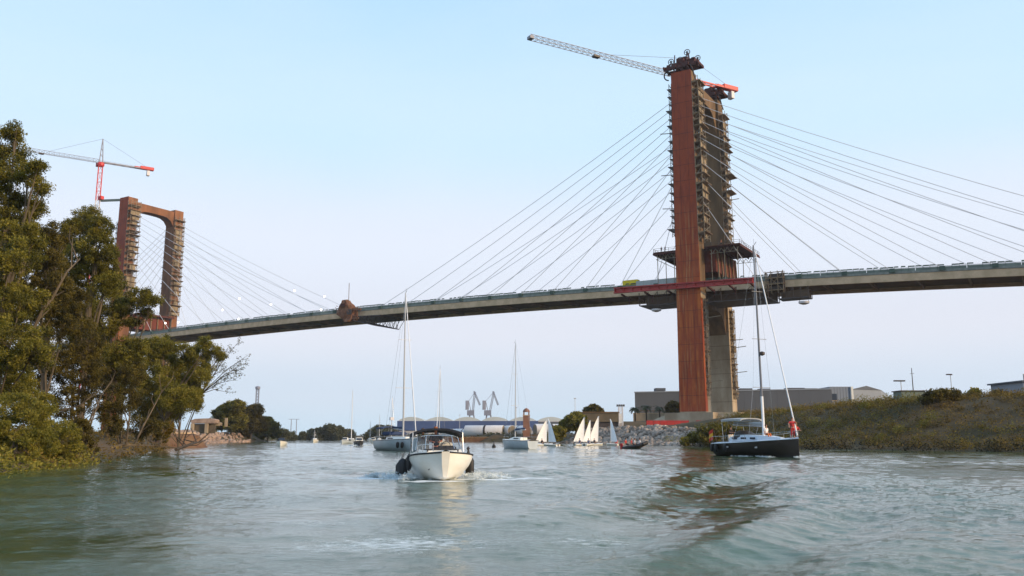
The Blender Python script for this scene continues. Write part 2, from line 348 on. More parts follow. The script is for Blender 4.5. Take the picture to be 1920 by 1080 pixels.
# ------------------------------------------------------------------ water
def wave_h(X, Y):
    r = np.random.RandomState(11); h = np.zeros_like(X); dist = np.hypot(X, Y)
    for lam, amp, n in ((7.0, .020, 4), (3.6, .014, 7), (1.9, .0095, 9), (1.0, .0078, 14), (.5, .0052, 18), (.28, .0026, 18)):
        w = np.zeros_like(X)
        for k in range(n):
            a = r.normal(1.15, .75); l = lam*r.uniform(.75, 1.35); ph = r.uniform(0, 6.28)
            w += np.sin(6.283*(X*math.cos(a)+Y*math.sin(a))/l+ph+.8*np.sin(6.283*(X*math.sin(a)-Y*math.cos(a))/(l*3.1)+ph))
        h += amp*w/math.sqrt(n)*1.5*np.clip(1.7-dist*.011/lam, 0, 1)
    # short steep-crested wavelets, crests roughly across the view
    for lam, amp, n in ((2.2, .016, 5), (1.1, .011, 7), (.6, .0065, 8), (.38, .0036, 8)):
        w = np.zeros_like(X)
        for k in range(n):
            a = r.normal(1.5, .5); l = lam*r.uniform(.75, 1.3); ph = r.uniform(0, 6.28)
            c_ = np.abs(np.sin(3.1416*(X*math.cos(a)+Y*math.sin(a))/l+ph+.9*np.sin(6.283*(X*math.sin(a)-Y*math.cos(a))/(l*2.7)+ph*3)+.5*np.sin(6.283*(X*.7-Y*.3)/(l*5)+ph)))
            w += (1-c_)**1.6
        h += amp*(w-n*.33)/math.sqrt(n)*1.4*np.clip(1.7-dist*.011/lam, 0, 1)
    patch = .35+.75*ss(.5+.6*vnoise(X, Y, 15, 21)); h *= patch
    # long-crested wakes left by passing boats
    def wake(x0, y0, x1, y1, lam, amp, wid):
        d = np.array([x1-x0, y1-y0]); L = np.hypot(*d); d = d/L; n_ = np.array([-d[1], d[0]])
        u = (X-x0)*d[0]+(Y-y0)*d[1]; v = (X-x0)*n_[0]+(Y-y0)*n_[1]+.5*np.sin(u*.23)
        return amp*np.sin(6.283*v/lam)*np.exp(-(v/wid)**2)*ss(u/5)*ss((L-u)/5)
    h += wake(-.5, 15, 13, 46, 5.0, .15, 3.6)+wake(.2, 9.5, 9, 23, 3.0, .11, 2.6)+wake(3, 28, 20, 60, 6.5, .09, 5.0)+wake(-2, 20, -9, 30, 2.5, .04, 2.0)
    h += wake(-1.5, 40, -7, 90, 3.4, .06, 3.0)+wake(-3, 37, -14, 52, 2.6, .07, 2.4)+wake(-2.2, 36, 6, 50, 2.6, .06, 2.4)
    h += wake(5.8, 44, 12, 95, 2.6, .07, 2.2)+wake(24, 74, 40, 86, 3.0, .05, 2.6)+wake(-24, 75, -8, 58, 4, .04, 3)
    return h
# churned white water on the surface: x, y, half length, half width, direction, strength
FOAM = [(-4.6, 37.0, 2.2, .75, .25, 1.35), (-1.3, 36.6, 2.0, .7, -.1, 1.35), (-2.9, 34.9, 1.6, .5, .1, 1.1), (-6.5, 37.6, 1.6, .5, .1, .9), (.9, 37.2, 1.5, .5, -.1, .9), (-5.9, 39.2, 2.2, .5, .7, .7), (-.2, 38.6, 2.0, .45, -.6, .7), (-3, 44, 1.6, 4.5, 0, .5),
        (23.2, 78, .4, 4.0, .38, .8), (24.6, 75.2, .9, .5, 0, .8), (20.6, 88, 1.2, 3, .38, .5),
        (-31.5, 180, 5.5, 1.2, 0, 1.0), (-30, 184, 9, 1.5, 0, .7), (-46, 176, 3.5, .8, 0, .5),
        (-2.0, 14.5, 2.6, 1.6, .3, .55), (1.4, 15.2, 1.6, .8, -.2, .45), (-3.8, 18, 1.6, .7, .2, .45), (3.4, 20, 1.4, .6, .1, .45), (-.5, 22, 2.0, .9, 0, .35), (7.5, 58, .6, 5, -.35, .5), (0, 130, 4, 1, 0, .4)]
def build_water():
    th = np.concatenate([np.linspace(-75, -37, 60)[:-1], np.linspace(-37, 37, 950), np.linspace(37, 75, 60)[1:]])*math.pi/180
    rr = [6.0]
    while rr[-1] < 260: rr.append(rr[-1]*1.0048)
    while rr[-1] < 2600: rr.append(rr[-1]*1.06)
    rr = np.array(rr); T, D = np.meshgrid(th, rr); X = D*np.sin(T); Y = D*np.cos(T)
    Z = wave_h(X, Y)*ss((900-D)/600)
    nx, ny = len(th), len(rr); i = np.arange(nx*ny).reshape(ny, nx)
    Fq = np.stack([i[:-1, :-1].ravel(), i[:-1, 1:].ravel(), i[1:, 1:].ravel(), i[1:, :-1].ravel()], 1)
    fo = np.zeros_like(X)
    for (fx, fy, sx_, sy_, rot, st_) in FOAM:
        cr, sr = math.cos(rot), math.sin(rot); u = (X-fx)*cr+(Y-fy)*sr; v = -(X-fx)*sr+(Y-fy)*cr
        fo = np.maximum(fo, st_*np.exp(-(u/sx_)**2-(v/sy_)**2))
    m = bpy.data.materials.new('river_water'); m.use_nodes = True; t = m.node_tree; b = t.nodes['Principled BSDF']
    tc = t.nodes.new('ShaderNodeTexCoord')
    def noise(sc, st=(1, 1, 1), det=4, rg=.6):
        mp = t.nodes.new('ShaderNodeMapping'); mp.inputs['Scale'].default_value = st; t.links.new(tc.outputs['Object'], mp.inputs[0])
        n = t.nodes.new('ShaderNodeTexNoise'); n.inputs['Scale'].default_value = sc; n.inputs['Detail'].default_value = det; n.inputs['Roughness'].default_value = rg
        t.links.new(mp.outputs[0], n.inputs[0]); return n
    r = t.nodes.new('ShaderNodeValToRGB'); r.color_ramp.elements[0].color = (.036, .066, .030, 1); r.color_ramp.elements[1].color = (.062, .108, .058, 1)
    r.color_ramp.elements[0].position = .35; r.color_ramp.elements[1].position = .7
    t.links.new(noise(.09).outputs[0], r.inputs[0])
    # scattered foam streaks
    n1 = noise(.22, (1, 1, 1), 3); n2 = noise(2.6, (1, 1.6, 1), 8, .7)
    q1 = t.nodes.new('ShaderNodeMapRange'); q1.inputs['From Min'].default_value = .56; q1.inputs['From Max'].default_value = .70; t.links.new(n1.outputs[0], q1.inputs[0])
    q2 = t.nodes.new('ShaderNodeMapRange'); q2.inputs['From Min'].default_value = .57; q2.inputs['From Max'].default_value = .66; t.links.new(n2.outputs[0], q2.inputs[0])
    q3 = t.nodes.new('ShaderNodeMath'); q3.operation = 'MULTIPLY'; t.links.new(q1.outputs[0], q3.inputs[0]); t.links.new(q2.outputs[0], q3.inputs[1])
    q4 = t.nodes.new('ShaderNodeMath'); q4.operation = 'MULTIPLY'; q4.inputs[1].default_value = .55; t.links.new(q3.outputs[0], q4.inputs[0])
    mxx = t.nodes.new('ShaderNodeMixRGB'); t.links.new(q4.outputs[0], mxx.inputs[0]); t.links.new(r.outputs[0], mxx.inputs[1]); mxx.inputs[2].default_value = (.6, .66, .66, 1)
    at_ = t.nodes.new('ShaderNodeAttribute'); at_.attribute_name = 'tone'
    n5 = noise(3.2, (1, 1.8, 1), 9, .72); a1 = t.nodes.new('ShaderNodeMath'); a1.operation = 'MULTIPLY_ADD'; a1.inputs[1].default_value = .62; t.links.new(at_.outputs['Fac'], a1.inputs[0]); t.links.new(n5.outputs[0], a1.inputs[2])
    a2 = t.nodes.new('ShaderNodeMapRange'); a2.inputs['From Min'].default_value = .74; a2.inputs['From Max'].default_value = .94; t.links.new(a1.outputs[0], a2.inputs[0])
    mx2 = t.nodes.new('ShaderNodeMixRGB'); t.links.new(a2.outputs[0], mx2.inputs[0]); t.links.new(mxx.outputs[0], mx2.inputs[1]); mx2.inputs[2].default_value = (.78, .82, .83, 1)
    t.links.new(mx2.outputs[0], b.inputs['Base Color'])
    rg_ = t.nodes.new('ShaderNodeMapRange'); rg_.inputs['To Min'].default_value = .035; rg_.inputs['To Max'].default_value = .8; t.links.new(a2.outputs[0], rg_.inputs[0]); t.links.new(rg_.outputs[0], b.inputs['Roughness'])
    b.inputs['Roughness'].default_value = .07; b.inputs['IOR'].default_value = 1.43; b.inputs['Specular IOR Level'].default_value = .5
    bp = t.nodes.new('ShaderNodeBump'); bp.inputs['Strength'].default_value = .62; bp.inputs['Distance'].default_value = .045
    nm = t.nodes.new('ShaderNodeMapRange'); nm.inputs['From Min'].default_value = .40; nm.inputs['From Max'].default_value = .58; nm.inputs['To Min'].default_value = .12; nm.inputs['To Max'].default_value = 1.0
    t.links.new(noise(.11, (1, 1, 1), 3).outputs[0], nm.inputs[0]); hm_ = t.nodes.new('ShaderNodeMath'); hm_.operation = 'MULTIPLY'
    t.links.new(noise(4.2, (.8, 1.6, 1), 7, .66).outputs[0], hm_.inputs[0]); t.links.new(nm.outputs[0], hm_.inputs[1]); t.links.new(hm_.outputs[0], bp.inputs['Height'])
    bp2 = t.nodes.new('ShaderNodeBump'); bp2.inputs['Strength'].default_value = .15; bp2.inputs['Distance'].default_value = .25
    t.links.new(noise(.35, (1, 1.8, 1), 3, .55).outputs[0], bp2.inputs['Height']); t.links.new(bp2.outputs[0], bp.inputs['Normal'])
    t.links.new(bp.outputs[0], b.inputs['Normal'])
    tag(npmesh('river_water', np.stack([X.ravel(), Y.ravel(), Z.ravel()], 1), Fq, m, None, fo.ravel(), smooth=True), kind='structure')
build_water()
# ------------------------------------------------------------------ people
def skin_obj(name, J, E, Rd, m, parent, root=0, sub=1):
    me = bpy.data.meshes.new(name); me.from_pydata([Vector(j) for j in J], E, []); o = bpy.data.objects.new(name, me); col.objects.link(o)
    md = o.modifiers.new('s', 'SKIN'); md.use_smooth_shade = True
    sv = me.skin_vertices[0].data
    for i, r in enumerate(Rd): sv[i].radius = (r, r) if not isinstance(r, tuple) else r
    sv[root].use_root = True
    sb = o.modifiers.new('b', 'SUBSURF'); sb.levels = sub; sb.render_levels = sub
    dg = bpy.context.evaluated_depsgraph_get(); nm = bpy.data.meshes.new_from_object(o.evaluated_get(dg))
    bpy.data.objects.remove(o); nm.materials.clear(); nm.materials.append(m)
    o = bpy.data.objects.new(name, nm); col.objects.link(o); setpar(o, parent); return o
def person(label, loc, rz, pose='stand', shirt='cblack', pants='cblue', hair='hair', skin='skin', arms='relax', group=None, hat=None):
    "figure facing local -Y, feet (or seat) at the origin"
    t = empty('person', loc, rz, label, 'person', group)
    if pose == 'stand':
        pz = .93; hip, knee, ank, toe = (.09, 0, .90), (.105, -.02, .50), (.11, .02, .09), (.115, -.16, .04)
    elif pose == 'sit':
        pz = .12; hip, knee, ank, toe = (.09, -.03, .12), (.14, -.42, .14), (.14, -.45, -.28), (.14, -.60, -.33)
    else:                     # crouch, leaning forward
        pz = .48; hip, knee, ank, toe = (.10, .02, .46), (.16, -.30, .46), (.14, -.10, .09), (.15, -.26, .04)
    ln = {'stand': .02, 'sit': -.06, 'crouch': -.22}[pose]
    ch = (0, ln*.8, pz+.40); nk = (0, ln, pz+.57); h1 = (0, ln-.015, pz+.66); h2 = (0, ln-.03, pz+.75); h3 = (0, ln-.01, pz+.83)
    J = [(0, 0, pz), (0, ln*.3, pz+.15), ch, nk, h1, h2, h3, (0, ln-.125, pz+.735)]
    E_ = [(0, 1), (1, 2), (2, 3), (3, 4), (4, 5), (5, 6), (5, 7)]
    Rd = [(.15, .11), (.14, .10), (.17, .11), .052, .07, .088, .06, .014]
    for sx in (1, -1):
        b = len(J); J += [(sx*hip[0], hip[1], hip[2]), (sx*knee[0], knee[1], knee[2]), (sx*ank[0], ank[1], ank[2]), (sx*toe[0], toe[1], toe[2])]
        E_ += [(0, b), (b, b+1), (b+1, b+2), (b+2, b+3)]; Rd += [.088, .058, .04, .032]
        if arms == 'relax': el, wr = (.25, .03+ln, pz+.26), (.24, -.08+ln, pz+.02)
        elif arms == 'wheel': el, wr = (.27, -.10+ln, pz+.25), (.15, -.36+ln, pz+.22)
        else: el, wr = (.33, -.12+ln, pz+.34), (.20 if sx > 0 else .34, -.30+ln, pz+(.50 if sx > 0 else .12))
        sh = (.185, ln, pz+.47); b = len(J)
        J += [(sx*sh[0], sh[1], sh[2]), (sx*el[0], el[1], el[2]), (sx*wr[0], wr[1], wr[2])]; E_ += [(2, b), (b, b+1), (b+1, b+2)]; Rd += [.052, .038, .026]
        d = (Vector(wr)-Vector(el)).normalized(); pl = Vector(wr)+d*.07; pi = len(J)
        J.append((sx*pl.x, pl.y, pl.z)); E_.append((b+2, pi)); Rd.append((.034, .018))
        side = Vector((1, 0, 0))
        for k, (off, L) in enumerate(((-.03, .065), (-.010, .078), (.010, .072), (.030, .055))):
            r_ = pl+side*off+d*.02; q_ = r_+d*L*.6+Vector((0, 0, -.006)); z_ = q_+d*L*.35+Vector((0, 0, -.02)); a_ = len(J)
            for v_ in (r_, q_, z_): J.append((sx*v_.x, v_.y, v_.z))
            E_ += [(pi, a_), (a_, a_+1), (a_+1, a_+2)]; Rd += [.010, .009, .008]
        a_ = len(J); r_ = Vector(wr)+d*.03+side*(-.04); q_ = r_+d*.045+side*(-.012)
        for v_ in (r_, q_): J.append((sx*v_.x, v_.y, v_.z))
        E_ += [(b+2, a_), (a_, a_+1)]; Rd += [.012, .009]
    skin_obj('body', J, E_, Rd, M[skin], t)
    S = [J[0], J[1], J[2], (nk[0], nk[1], nk[2]-.05)]; SE = [(0, 1), (1, 2), (2, 3)]; SR = [(.19, .15), (.19, .145), (.215, .15), .075]
    for sx in (1, -1):
        b = len(S); base = 12 if sx > 0 else None
        sh = (sx*.185, ln, pz+.47)
        if arms == 'relax': el = (sx*.25, .03+ln, pz+.26)
        elif arms == 'wheel': el = (sx*.27, -.10+ln, pz+.25)
        else: el = (sx*.33, -.12+ln, pz+.34)
        S += [sh, el]; SE += [(2, b), (b, b+1)]; SR += [.085, .072]
    skin_obj('shirt', S, SE, SR, M[shirt], t)
    S = [(0, 0, pz+.04), (0, 0, pz-.03)]; SE = [(0, 1)]; SR = [(.165, .125), (.16, .12)]
    for sx in (1, -1):
        b = len(S); lo = tuple(Vector(knee)*.3+Vector(ank)*.7)
        S += [(sx*hip[0], hip[1], hip[2]), (sx*knee[0], knee[1], knee[2]), (sx*lo[0], lo[1], lo[2])]; SE += [(1, b), (b, b+1), (b+1, b+2)]; SR += [.105, .075, .062]
    skin_obj('trousers', S, SE, SR, M[pants], t)
    hb = MB(); hb.lathe([(.02, .125), (.065, .11), (.095, .06), (.103, .0), (.095, -.05)], (0, ln+.012, pz+.765), 12)
    hb.build('hat' if hat else 'hair', M[hat or hair], t, smooth=True)
    return t
# ------------------------------------------------------------------ cable-stayed bridge (local x along the deck, y away from the camera)
BO = Vector((56, 266, 0)); BR = math.atan2(-.515, .857); BM = Matrix.Translation(BO) @ Matrix.Rotation(BR, 4, 'Z')
def B(s, o, z): return BM @ Vector((s, o, z))
WD = 27.0; FAR = -286.0
def zr(s): return 53.2-1.0e-4*(s+143)**2          # top of the barrier
br = empty('cable_stayed_bridge', BO, BR, 'long cable-stayed road bridge with two tall rust-red and concrete portal pylons crossing the river', 'bridge')
SS = list(np.arange(-470, 171, 12.7))
def strip(name, prof, m, s0=-470, s1=175, par=br, step=12.7):
    mb = MB(); k = max(2, int((s1-s0)/step)+1); rings = []
    for i in range(k):
        s = s0+(s1-s0)*i/(k-1); rings.append([(s, o, zr(s)+z) for o, z in prof])
    mb.loft(rings); return mb.build(name, m, par)
strip('deck_slab', [(3.2, -2.05), (23.8, -2.05), (23.8, -2.6), (3.2, -2.6)], M['asphalt'])
strip('edge_beam', [(2.9, -2.25), (3.7, -2.25), (3.7, -4.35), (2.9, -4.35)], M['deck_conc'])
strip('edge_beam', [(23.3, -2.25), (24.1, -2.25), (24.1, -4.0), (23.3, -4.0)], M['deck_conc'])
strip('edge_kerb', [(2.75, -1.55), (3.3, -1.55), (3.3, -2.2), (2.75, -2.2)], M['rail_grey'])
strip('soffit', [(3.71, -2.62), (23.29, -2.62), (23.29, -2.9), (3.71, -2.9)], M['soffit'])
anch = [-12.7*i-12.7 for i in range(10)]+[19.6+12.7*i for i in range(10)]
anchF = [FAR+12.7*i+8.3 for i in range(1, 11)]+[FAR-(12.7*i+8.3) for i in range(0, 10)]
for s in np.arange(-457, 172, 12.7):          # cross ribs between the edge beams, one per cable bay
    z = zr(s)
    MB().prism([(s-.22, 3.72, z-2.91), (s-.22, 23.28, z-2.91), (s-.22, 23.28, z-3.6), (s-.22, 19, z-4.0), (s-.22, 8, z-4.1), (s-.22, 3.72, z-4.0)], (0, 0, 0), (.44, 0, 0)).build('cross_rib', M['rib_conc'], br)
rr_ = random.Random(4)
for side, o in ((0, 3.0), (1, 24.0)):
    for s in np.arange(-457, 162, 12.7):
        mb = MB(); z0, z1 = zr(s)-1.58, zr(s+12.6)-1.58
        mb.bar((s+.04, o, z0+.42), (s+12.62, o, z1+.42), .1, .74)
        q = mb.build('parapet', M['green_rail'] if side == 0 else M['dark_green'], br)
        mb = MB(); mb.bar((s+.05, o, z0+.93), (s+12.6, o, z1+.93), .1, .09)
        for k in range(7):
            if rr_.random() < .06: continue
            a_ = s+.1+k*1.8; b_ = a_+rr_.choice((1.5, 1.62, 1.7, 1.1)); hh = 1.26+rr_.uniform(-.04, .10); mb.bar((a_, o, zr(a_)-1.58+hh), (b_, o, zr(b_)-1.58+hh), .1, .34)
            mb.box((a_, o, zr(a_)-.85), (.09, .14, 1.3))
        mb.build('guard_rail', M['dark_green'], q)
    for s in anch+anchF:
        if s > 165: continue
        MB().box((s, o-.25 if side == 0 else o+.25, zr(s)-1.35), (1.5, .7, 1.1)).build('cable_anchorage', M['dark_green'], br)
ZT = [110.3, 107.7, 105.1, 102.5, 99.8, 97.0, 93.4, 89.4, 84.5, 77.5]
def stay(s0, sa, zt, o, zend):
    pts = []; n = 8; p = Vector((s0, o, zt)); q = Vector((sa, o+(2.6 if o < 5 else -2.6), zend)); L = (q-p).length
    for i in range(n+1):
        t = i/n; v = p.lerp(q, t); v.z -= 4*t*(1-t)*L*L*.000075; pts.append(v)
    return MB().path(pts, .09, 5).build('stay_cable', M['cable'], br, smooth=True)
for o in (0, WD):
    for i in range(10):
        stay(-3.4, -12.7*(10-i), ZT[i], o, zr(-12.7*(10-i))-1.3)
        stay(3.4, 19.6+12.7*(9-i), ZT[i], o, zr(19.6+12.7*(9-i))-1.3)
        sa = FAR+12.7*(10-i)+8.3; stay(FAR+3.4, sa, ZT[i], o, zr(sa)-1.3)
        sa = FAR-(12.7*(9-i)+8.3); stay(FAR-3.4, sa, ZT[i], o, zr(sa)-1.3)
# pylons: thing > pylon > legs, beams, cladding
def pylon(s0, lab, top, zb):
    P_ = MB().box((s0, WD/2, zb-3.0), (15, WD+13, 3.6)).build('pylon', M['concrete'], br); P_['label'] = lab
    for o in (0, WD):
        tp = top if o == 0 else top-.6
        def ring(z, l, t): return [(s0-l, o-t, z), (s0+l, o-t, z), (s0+l, o+t, z), (s0-l, o+t, z)]
        lo = MB().loft([ring(zb-1.2, 4.1, 2.6), ring(46, 3.85, 2.6)])
        lo.build('lower_leg', M['concrete'], P_)
        MB().loft([ring(46.004, 3.8, 2.55), ring(tp, 3.3, 2.55)]).build('upper_leg', M['leg_rusty' if s0 else 'concrete_brown'], P_)
        if o == 0:
            t = 2.62
            def r2(z, l): return [(s0-l, -t-.12, z), (s0+l, -t-.12, z), (s0+l, -t, z), (s0-l, -t, z)]
            MB().loft([r2(zb-.8, 4.12), r2(46.0, 3.87), r2(tp+.1, 3.34)]).build('red_cladding', M['rust'], P_)
            mb = MB()
            for z in np.arange(zb+4, tp-2, 5.2):
                l = 4.12-(z-zb)*(.25/36) if z < 46 else 3.87-(z-46)*(.53/72)
                mb.box((s0, -t-.135, z), (2*l-.05, .03, .09))
            mb.box((s0-1.3, -t-.13, (zb+tp)/2), (.07, .03, tp-zb-2)); mb.box((s0+1.5, -t-.13, (zb+tp)/2), (.07, .03, tp-zb-2)); mb.build('seam', M['maroon'], P_)
            # red return plates on the side faces, at the foot
            MB().loft([[(s0+4.11, -t, zb-.8), (s0+4.19, -t, zb-.8), (s0+4.19, -.6, zb-.8), (s0+4.11, -.6, zb-.8)], [(s0+3.87, -t, 44), (s0+3.95, -t, 44), (s0+3.95, -.9, 44), (s0+3.87, -.9, 44)]]).build('red_cladding', M['rust'], P_)
        mb = MB()
        for z in np.arange(zb+3, 44, 4.6): l = 4.1-(z-zb)*(.25/36); mb.box((s0, o, z), (2*l+.05, 5.26 if o else 5.1, .1))
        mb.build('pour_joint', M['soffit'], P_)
    def beam(name, zt, zm, ze, hw, m, n=10):
        a, b = 2.56, WD-2.56; pts = [(a, zt), (b, zt)]
        for i in range(n+1):
            t = 1-i/n; x = a+(b-a)*t; pts.append((x, ze+(zm-ze)*(1-abs(2*t-1)**(5 if s0 else 4))))
        MB().prism([(s0-hw, p[0], p[1]) for p in pts], (0, 0, 0), (2*hw, 0, 0)).build(name, m, P_)
    beam('top_beam', top-1.6, top-(5.2 if s0 else 6.2), top-(9.5 if s0 else 13.5), 2.6, M['leg_rusty' if s0 else 'concrete_brown'])
    beam('lower_beam', zr(s0)-4.6, zr(s0)-9, zr(s0)-16, 3.0, M['concrete_brown'])
    return P_
pylon(0, 'near pylon with rust red front leg and paler rear leg', 118.4, 10.2)
pylon(FAR, 'far pylon of two brown legs joined by an arched top beam', 118.0, 4.0)
# cable junction points
for px, py, s_, o_ in ((552, 545, 0, 0),): pass
# ------------------------------------------------------------------ scaffolds on the pylon legs
def scaffold(s0, o, side, z0, z1, w, dep, label, netted=False, step=2.6, group='scaffolds climbing the pylon legs', arm=1.0, seed=0):
    "side +1/-1: on the +s / -s face of the leg"
    rnd = random.Random(seed); t = empty('scaffold', B(s0, o, z0), BR, label, 'scaffold', group)
    def hl(z): return 3.85-(z-46)*.0075 if z > 46 else 4.1-(z-9)*.007
    mb = MB(); z = z0
    while z < z1-.5:
        zn = min(z+step, z1); x0, x0n = side*(hl(z)+.15), side*(hl(zn)+.15)
        for oo in (-w/2, 0, w/2):
            for dd in (0, dep): mb.bar((x0+side*dd, oo, z-z0), (x0n+side*dd, oo, zn-z0), .14)
        for oo in (-w/2, w/2): mb.bar((x0, oo, z-z0), (x0n+side*dep, oo, zn-z0), .1)
        mb.bar((x0+side*dep, -w/2, z-z0), (x0n+side*dep, w/2, zn-z0), .1)
        mb.bar((x0+side*dep, -w/2, z-z0+1), (x0+side*dep, w/2, z-z0+1), .1)
        z = zn
    for k in range(3):
        zz = rnd.uniform(.1, .8)*(z1-z0); mb.bar((side*hl(z0+zz), rnd.uniform(-1, 1), zz), (side*(hl(z0+zz)+rnd.uniform(2.5, 5.5)), rnd.uniform(-1, 1), zz+rnd.uniform(0, .6)), .2)
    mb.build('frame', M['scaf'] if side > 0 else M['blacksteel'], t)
    z = z0+step
    while z <= z1+.1:
        x0 = hl(z)+.05; ex = dep+arm*rnd.choice((.05, .2, .4, .7, 1.0, 1.7))*rnd.uniform(.7, 1.2); m = MB()
        m.prism([(side*x0, -w/2-.3, z-z0), (side*(x0+ex), -w/2-.3, z-z0+.12), (side*(x0+ex), -w/2-.3, z-z0-.05), (side*x0, -w/2-.3, z-z0-rnd.uniform(.3, .9))], (0, 0, 0), (0, w+.6, 0))
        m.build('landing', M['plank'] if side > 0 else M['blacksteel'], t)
        if netted and rnd.random() < .62:
            MB().box((side*(x0+dep*.98), rnd.uniform(-.5, .5), z-z0-step/2), (.08, w*rnd.uniform(.4, .9), step*rnd.uniform(.5, .95))).build('net_panel', M['net'], t)
        z += step*rnd.choice((.8, 1, 1, 1.15))
    return t
scaffold(0, 0, -1, 64, 115, 5.0, .8, 'narrow dark scaffold up the left edge of the near red leg', seed=1, arm=.9)
scaffold(0, 0, 1, 62, 116, 5.4, 2.0, 'tan netted scaffold up the right side of the near red leg', True, seed=2, arm=.7)
scaffold(0, 0, 1, 14, 44, 2.4, .7, 'slim pale ladder scaffold on the right side of the near red leg below the deck', True, seed=3, arm=.2, step=2.0)
scaffold(0, WD, 1, 62, 114, 5.6, 1.5, 'tan scaffold up the right edge of the near pylon\'s rear leg above the deck', True, seed=4, arm=1.4)
scaffold(0, WD, -1, 64, 113, 5.4, .8, 'dark scaffold on the hidden left edge of the near pylon\'s rear leg', seed=5, arm=.8)
scaffold(0, WD, 1, 14, 44, 2.4, .9, 'slim scaffold on the right edge of the near pylon\'s rear leg below the deck', True, seed=6, arm=.3, step=2.0)
scaffold(FAR, 0, 1, 60, 116, 5.4, 2.4, 'tan scaffold on the inner side of the far pylon\'s front leg', True, seed=7, arm=1.2)
scaffold(FAR, 0, -1, 60, 106, 5.4, .8, 'dark scaffold on the left edge of the far pylon\'s front leg', seed=8, arm=.6)
scaffold(FAR, WD, 1, 62, 114, 5.4, 1.0, 'brown scaffold on the right edge of the far pylon\'s rear leg', True, seed=9, arm=.8)
scaffold(FAR, WD, -1, 56, 108, 3.4, .9, 'pale narrow scaffold on the left edge of the far pylon\'s rear leg', True, seed=10, arm=.5)
# ------------------------------------------------------------------ work platforms round the pylons
def railing(mb, pts, h=1.1, post=2.0):
    for a, b in zip(pts[:-1], pts[1:]):
        a, b = Vector(a), Vector(b); n = max(1, int((b-a).length/post))
        for k in range(n+1):
            p = a.lerp(b, k/n); mb.bar(p, p+Vector((0, 0, h)), .08)
        for hh in (h, h*.5): mb.bar(a+Vector((0, 0, hh)), b+Vector((0, 0, hh)), .07)
def platform(s0, z, sA, sB, oA, oB, label):
    t = empty('work_platform', B(s0, 0, 0), BR, label, 'work platform', 'work platforms round the pylons above the deck')
    mb = MB(); mb.box(((sA+sB)/2, (oA+oB)/2+9, z), (sB-sA, .01, .01))
    mb = MB()   # slab in pieces, leaving the legs clear
    for a, b, c, d in ((sA, -4.5, oA, oB), (4.5, sB, oA, oB), (-4.49, 4.49, 3.0, WD-3.0)):
        if d > c: mb.box(((a+b)/2, (c+d)/2, z), (b-a, d-c, .35))
    mb.build('deck_plate', M['maroon'], t)
    mb = MB()
    for k in range(9):
        s = sA+(sB-sA)*k/8
        if abs(s) > 4.6: mb.bar((s, oA, z-.45), (s, oB, z-.45), .25, .5)
    for k in range(5): mb.bar((sA, oA+(oB-oA)*k/4, z-.5) if k else (sA, oA+.2, z-.5), (-4.6, oA+(oB-oA)*k/4+.01, z-.5), .2, .4)
    mb.build('joist', M['maroon'], t)
    mb = MB(); railing(mb, [(-4.6, oA+.1, z+.2), (sA+.1, oA+.1, z+.2), (sA+.1, oB-.1, z+.2)]); railing(mb, [(4.6, oA+.1, z+.2), (sB-.1, oA+.1, z+.2), (sB-.1, oB-.1, z+.2)])
    mb.build('guard_rail', M['blacksteel'], t)
    # hanging red box between the legs, striped with tan props
    mb = MB()
    mb.box((1.4, WD/2, z-3.9), (11.6, WD-6.4, 7.0)); mb.build('red_box', M['maroonlit'], t)
    for k in range(6):
        o = 4+k*(WD-8)/5; MB().bar((7.5, o, z-.6), (7.9, o, zr(s0)-1.9), .45).build('prop', M['plank'], t)
    # light bracing under both wings
    for a, b in ((sA+.6, -5.2), (6.0, sB-.6)):
        mb = MB()
        for oo in (oA+1, oB-1):
            n = 5
            for k in range(n):
                p = a+(b-a)*k/n; q = a+(b-a)*(k+1)/n
                mb.bar((p, oo, z-.6), ((p+q)/2, oo, z-2.0), .12); mb.bar(((p+q)/2, oo, z-2.0), (q, oo, z-.6), .12)
            mb.bar((a, oo, z-2.0), (b, oo, z-2.0), .12)
            for p in (a+.5, (a+b)/2, b-.5): mb.bar((p, oo, z-.6), (p, oo, zr(s0)-1.9), .18)
            mb.bar((a, oA+1, z-2.0), (a, oB-1, z-2.0), .12) if oo > oA+1.5 else None
        mb.build('brace', M['scaf'], t)
    return t
platform(0, 60.2, -12.4, 15.8, 0.2, 22.4, 'broad dark red work platform round the near pylon, above the red beam')
platform(FAR, 60.6, -9, 9.5, 3.2, 23.5, 'dark red work platform between the legs of the far pylon')
# red service beam alongside the deck at the near pylon
t = empty('red_beam', B(0, -4, 0), BR, 'long bright red steel beam crossing in front of the near pylon leg at deck level', 'steel beam')
mb = MB(); mb.bar((-24.5, 0, 47.6), (20.6, 0, 46.9), .9, .35); mb.bar((-24.5, 0, 49.15), (20.6, 0, 48.25), .9, .35); mb.bar((-24.5, .2, 48.4), (20.6, .2, 47.6), .12, 1.3); mb.build('girder', M['red'], t)
for k in range(16):
    s = -24+k*2.95; MB().box((s, -.12, 48.37-.0165*(k*2.95)), (.16, .5, 1.15)).build('stiffener', M['red'], t)
for s in (-22, -14, -6.5, 6.5, 13, 19.5):
    m = MB(); m.bar((s, .3, 47.0), (s, 7.4, 46.2), .5); m.bar((s, 6.6, 47.0), (s, 6.6, 44.6), .3); m.build('outrigger', M['maroon'], t)
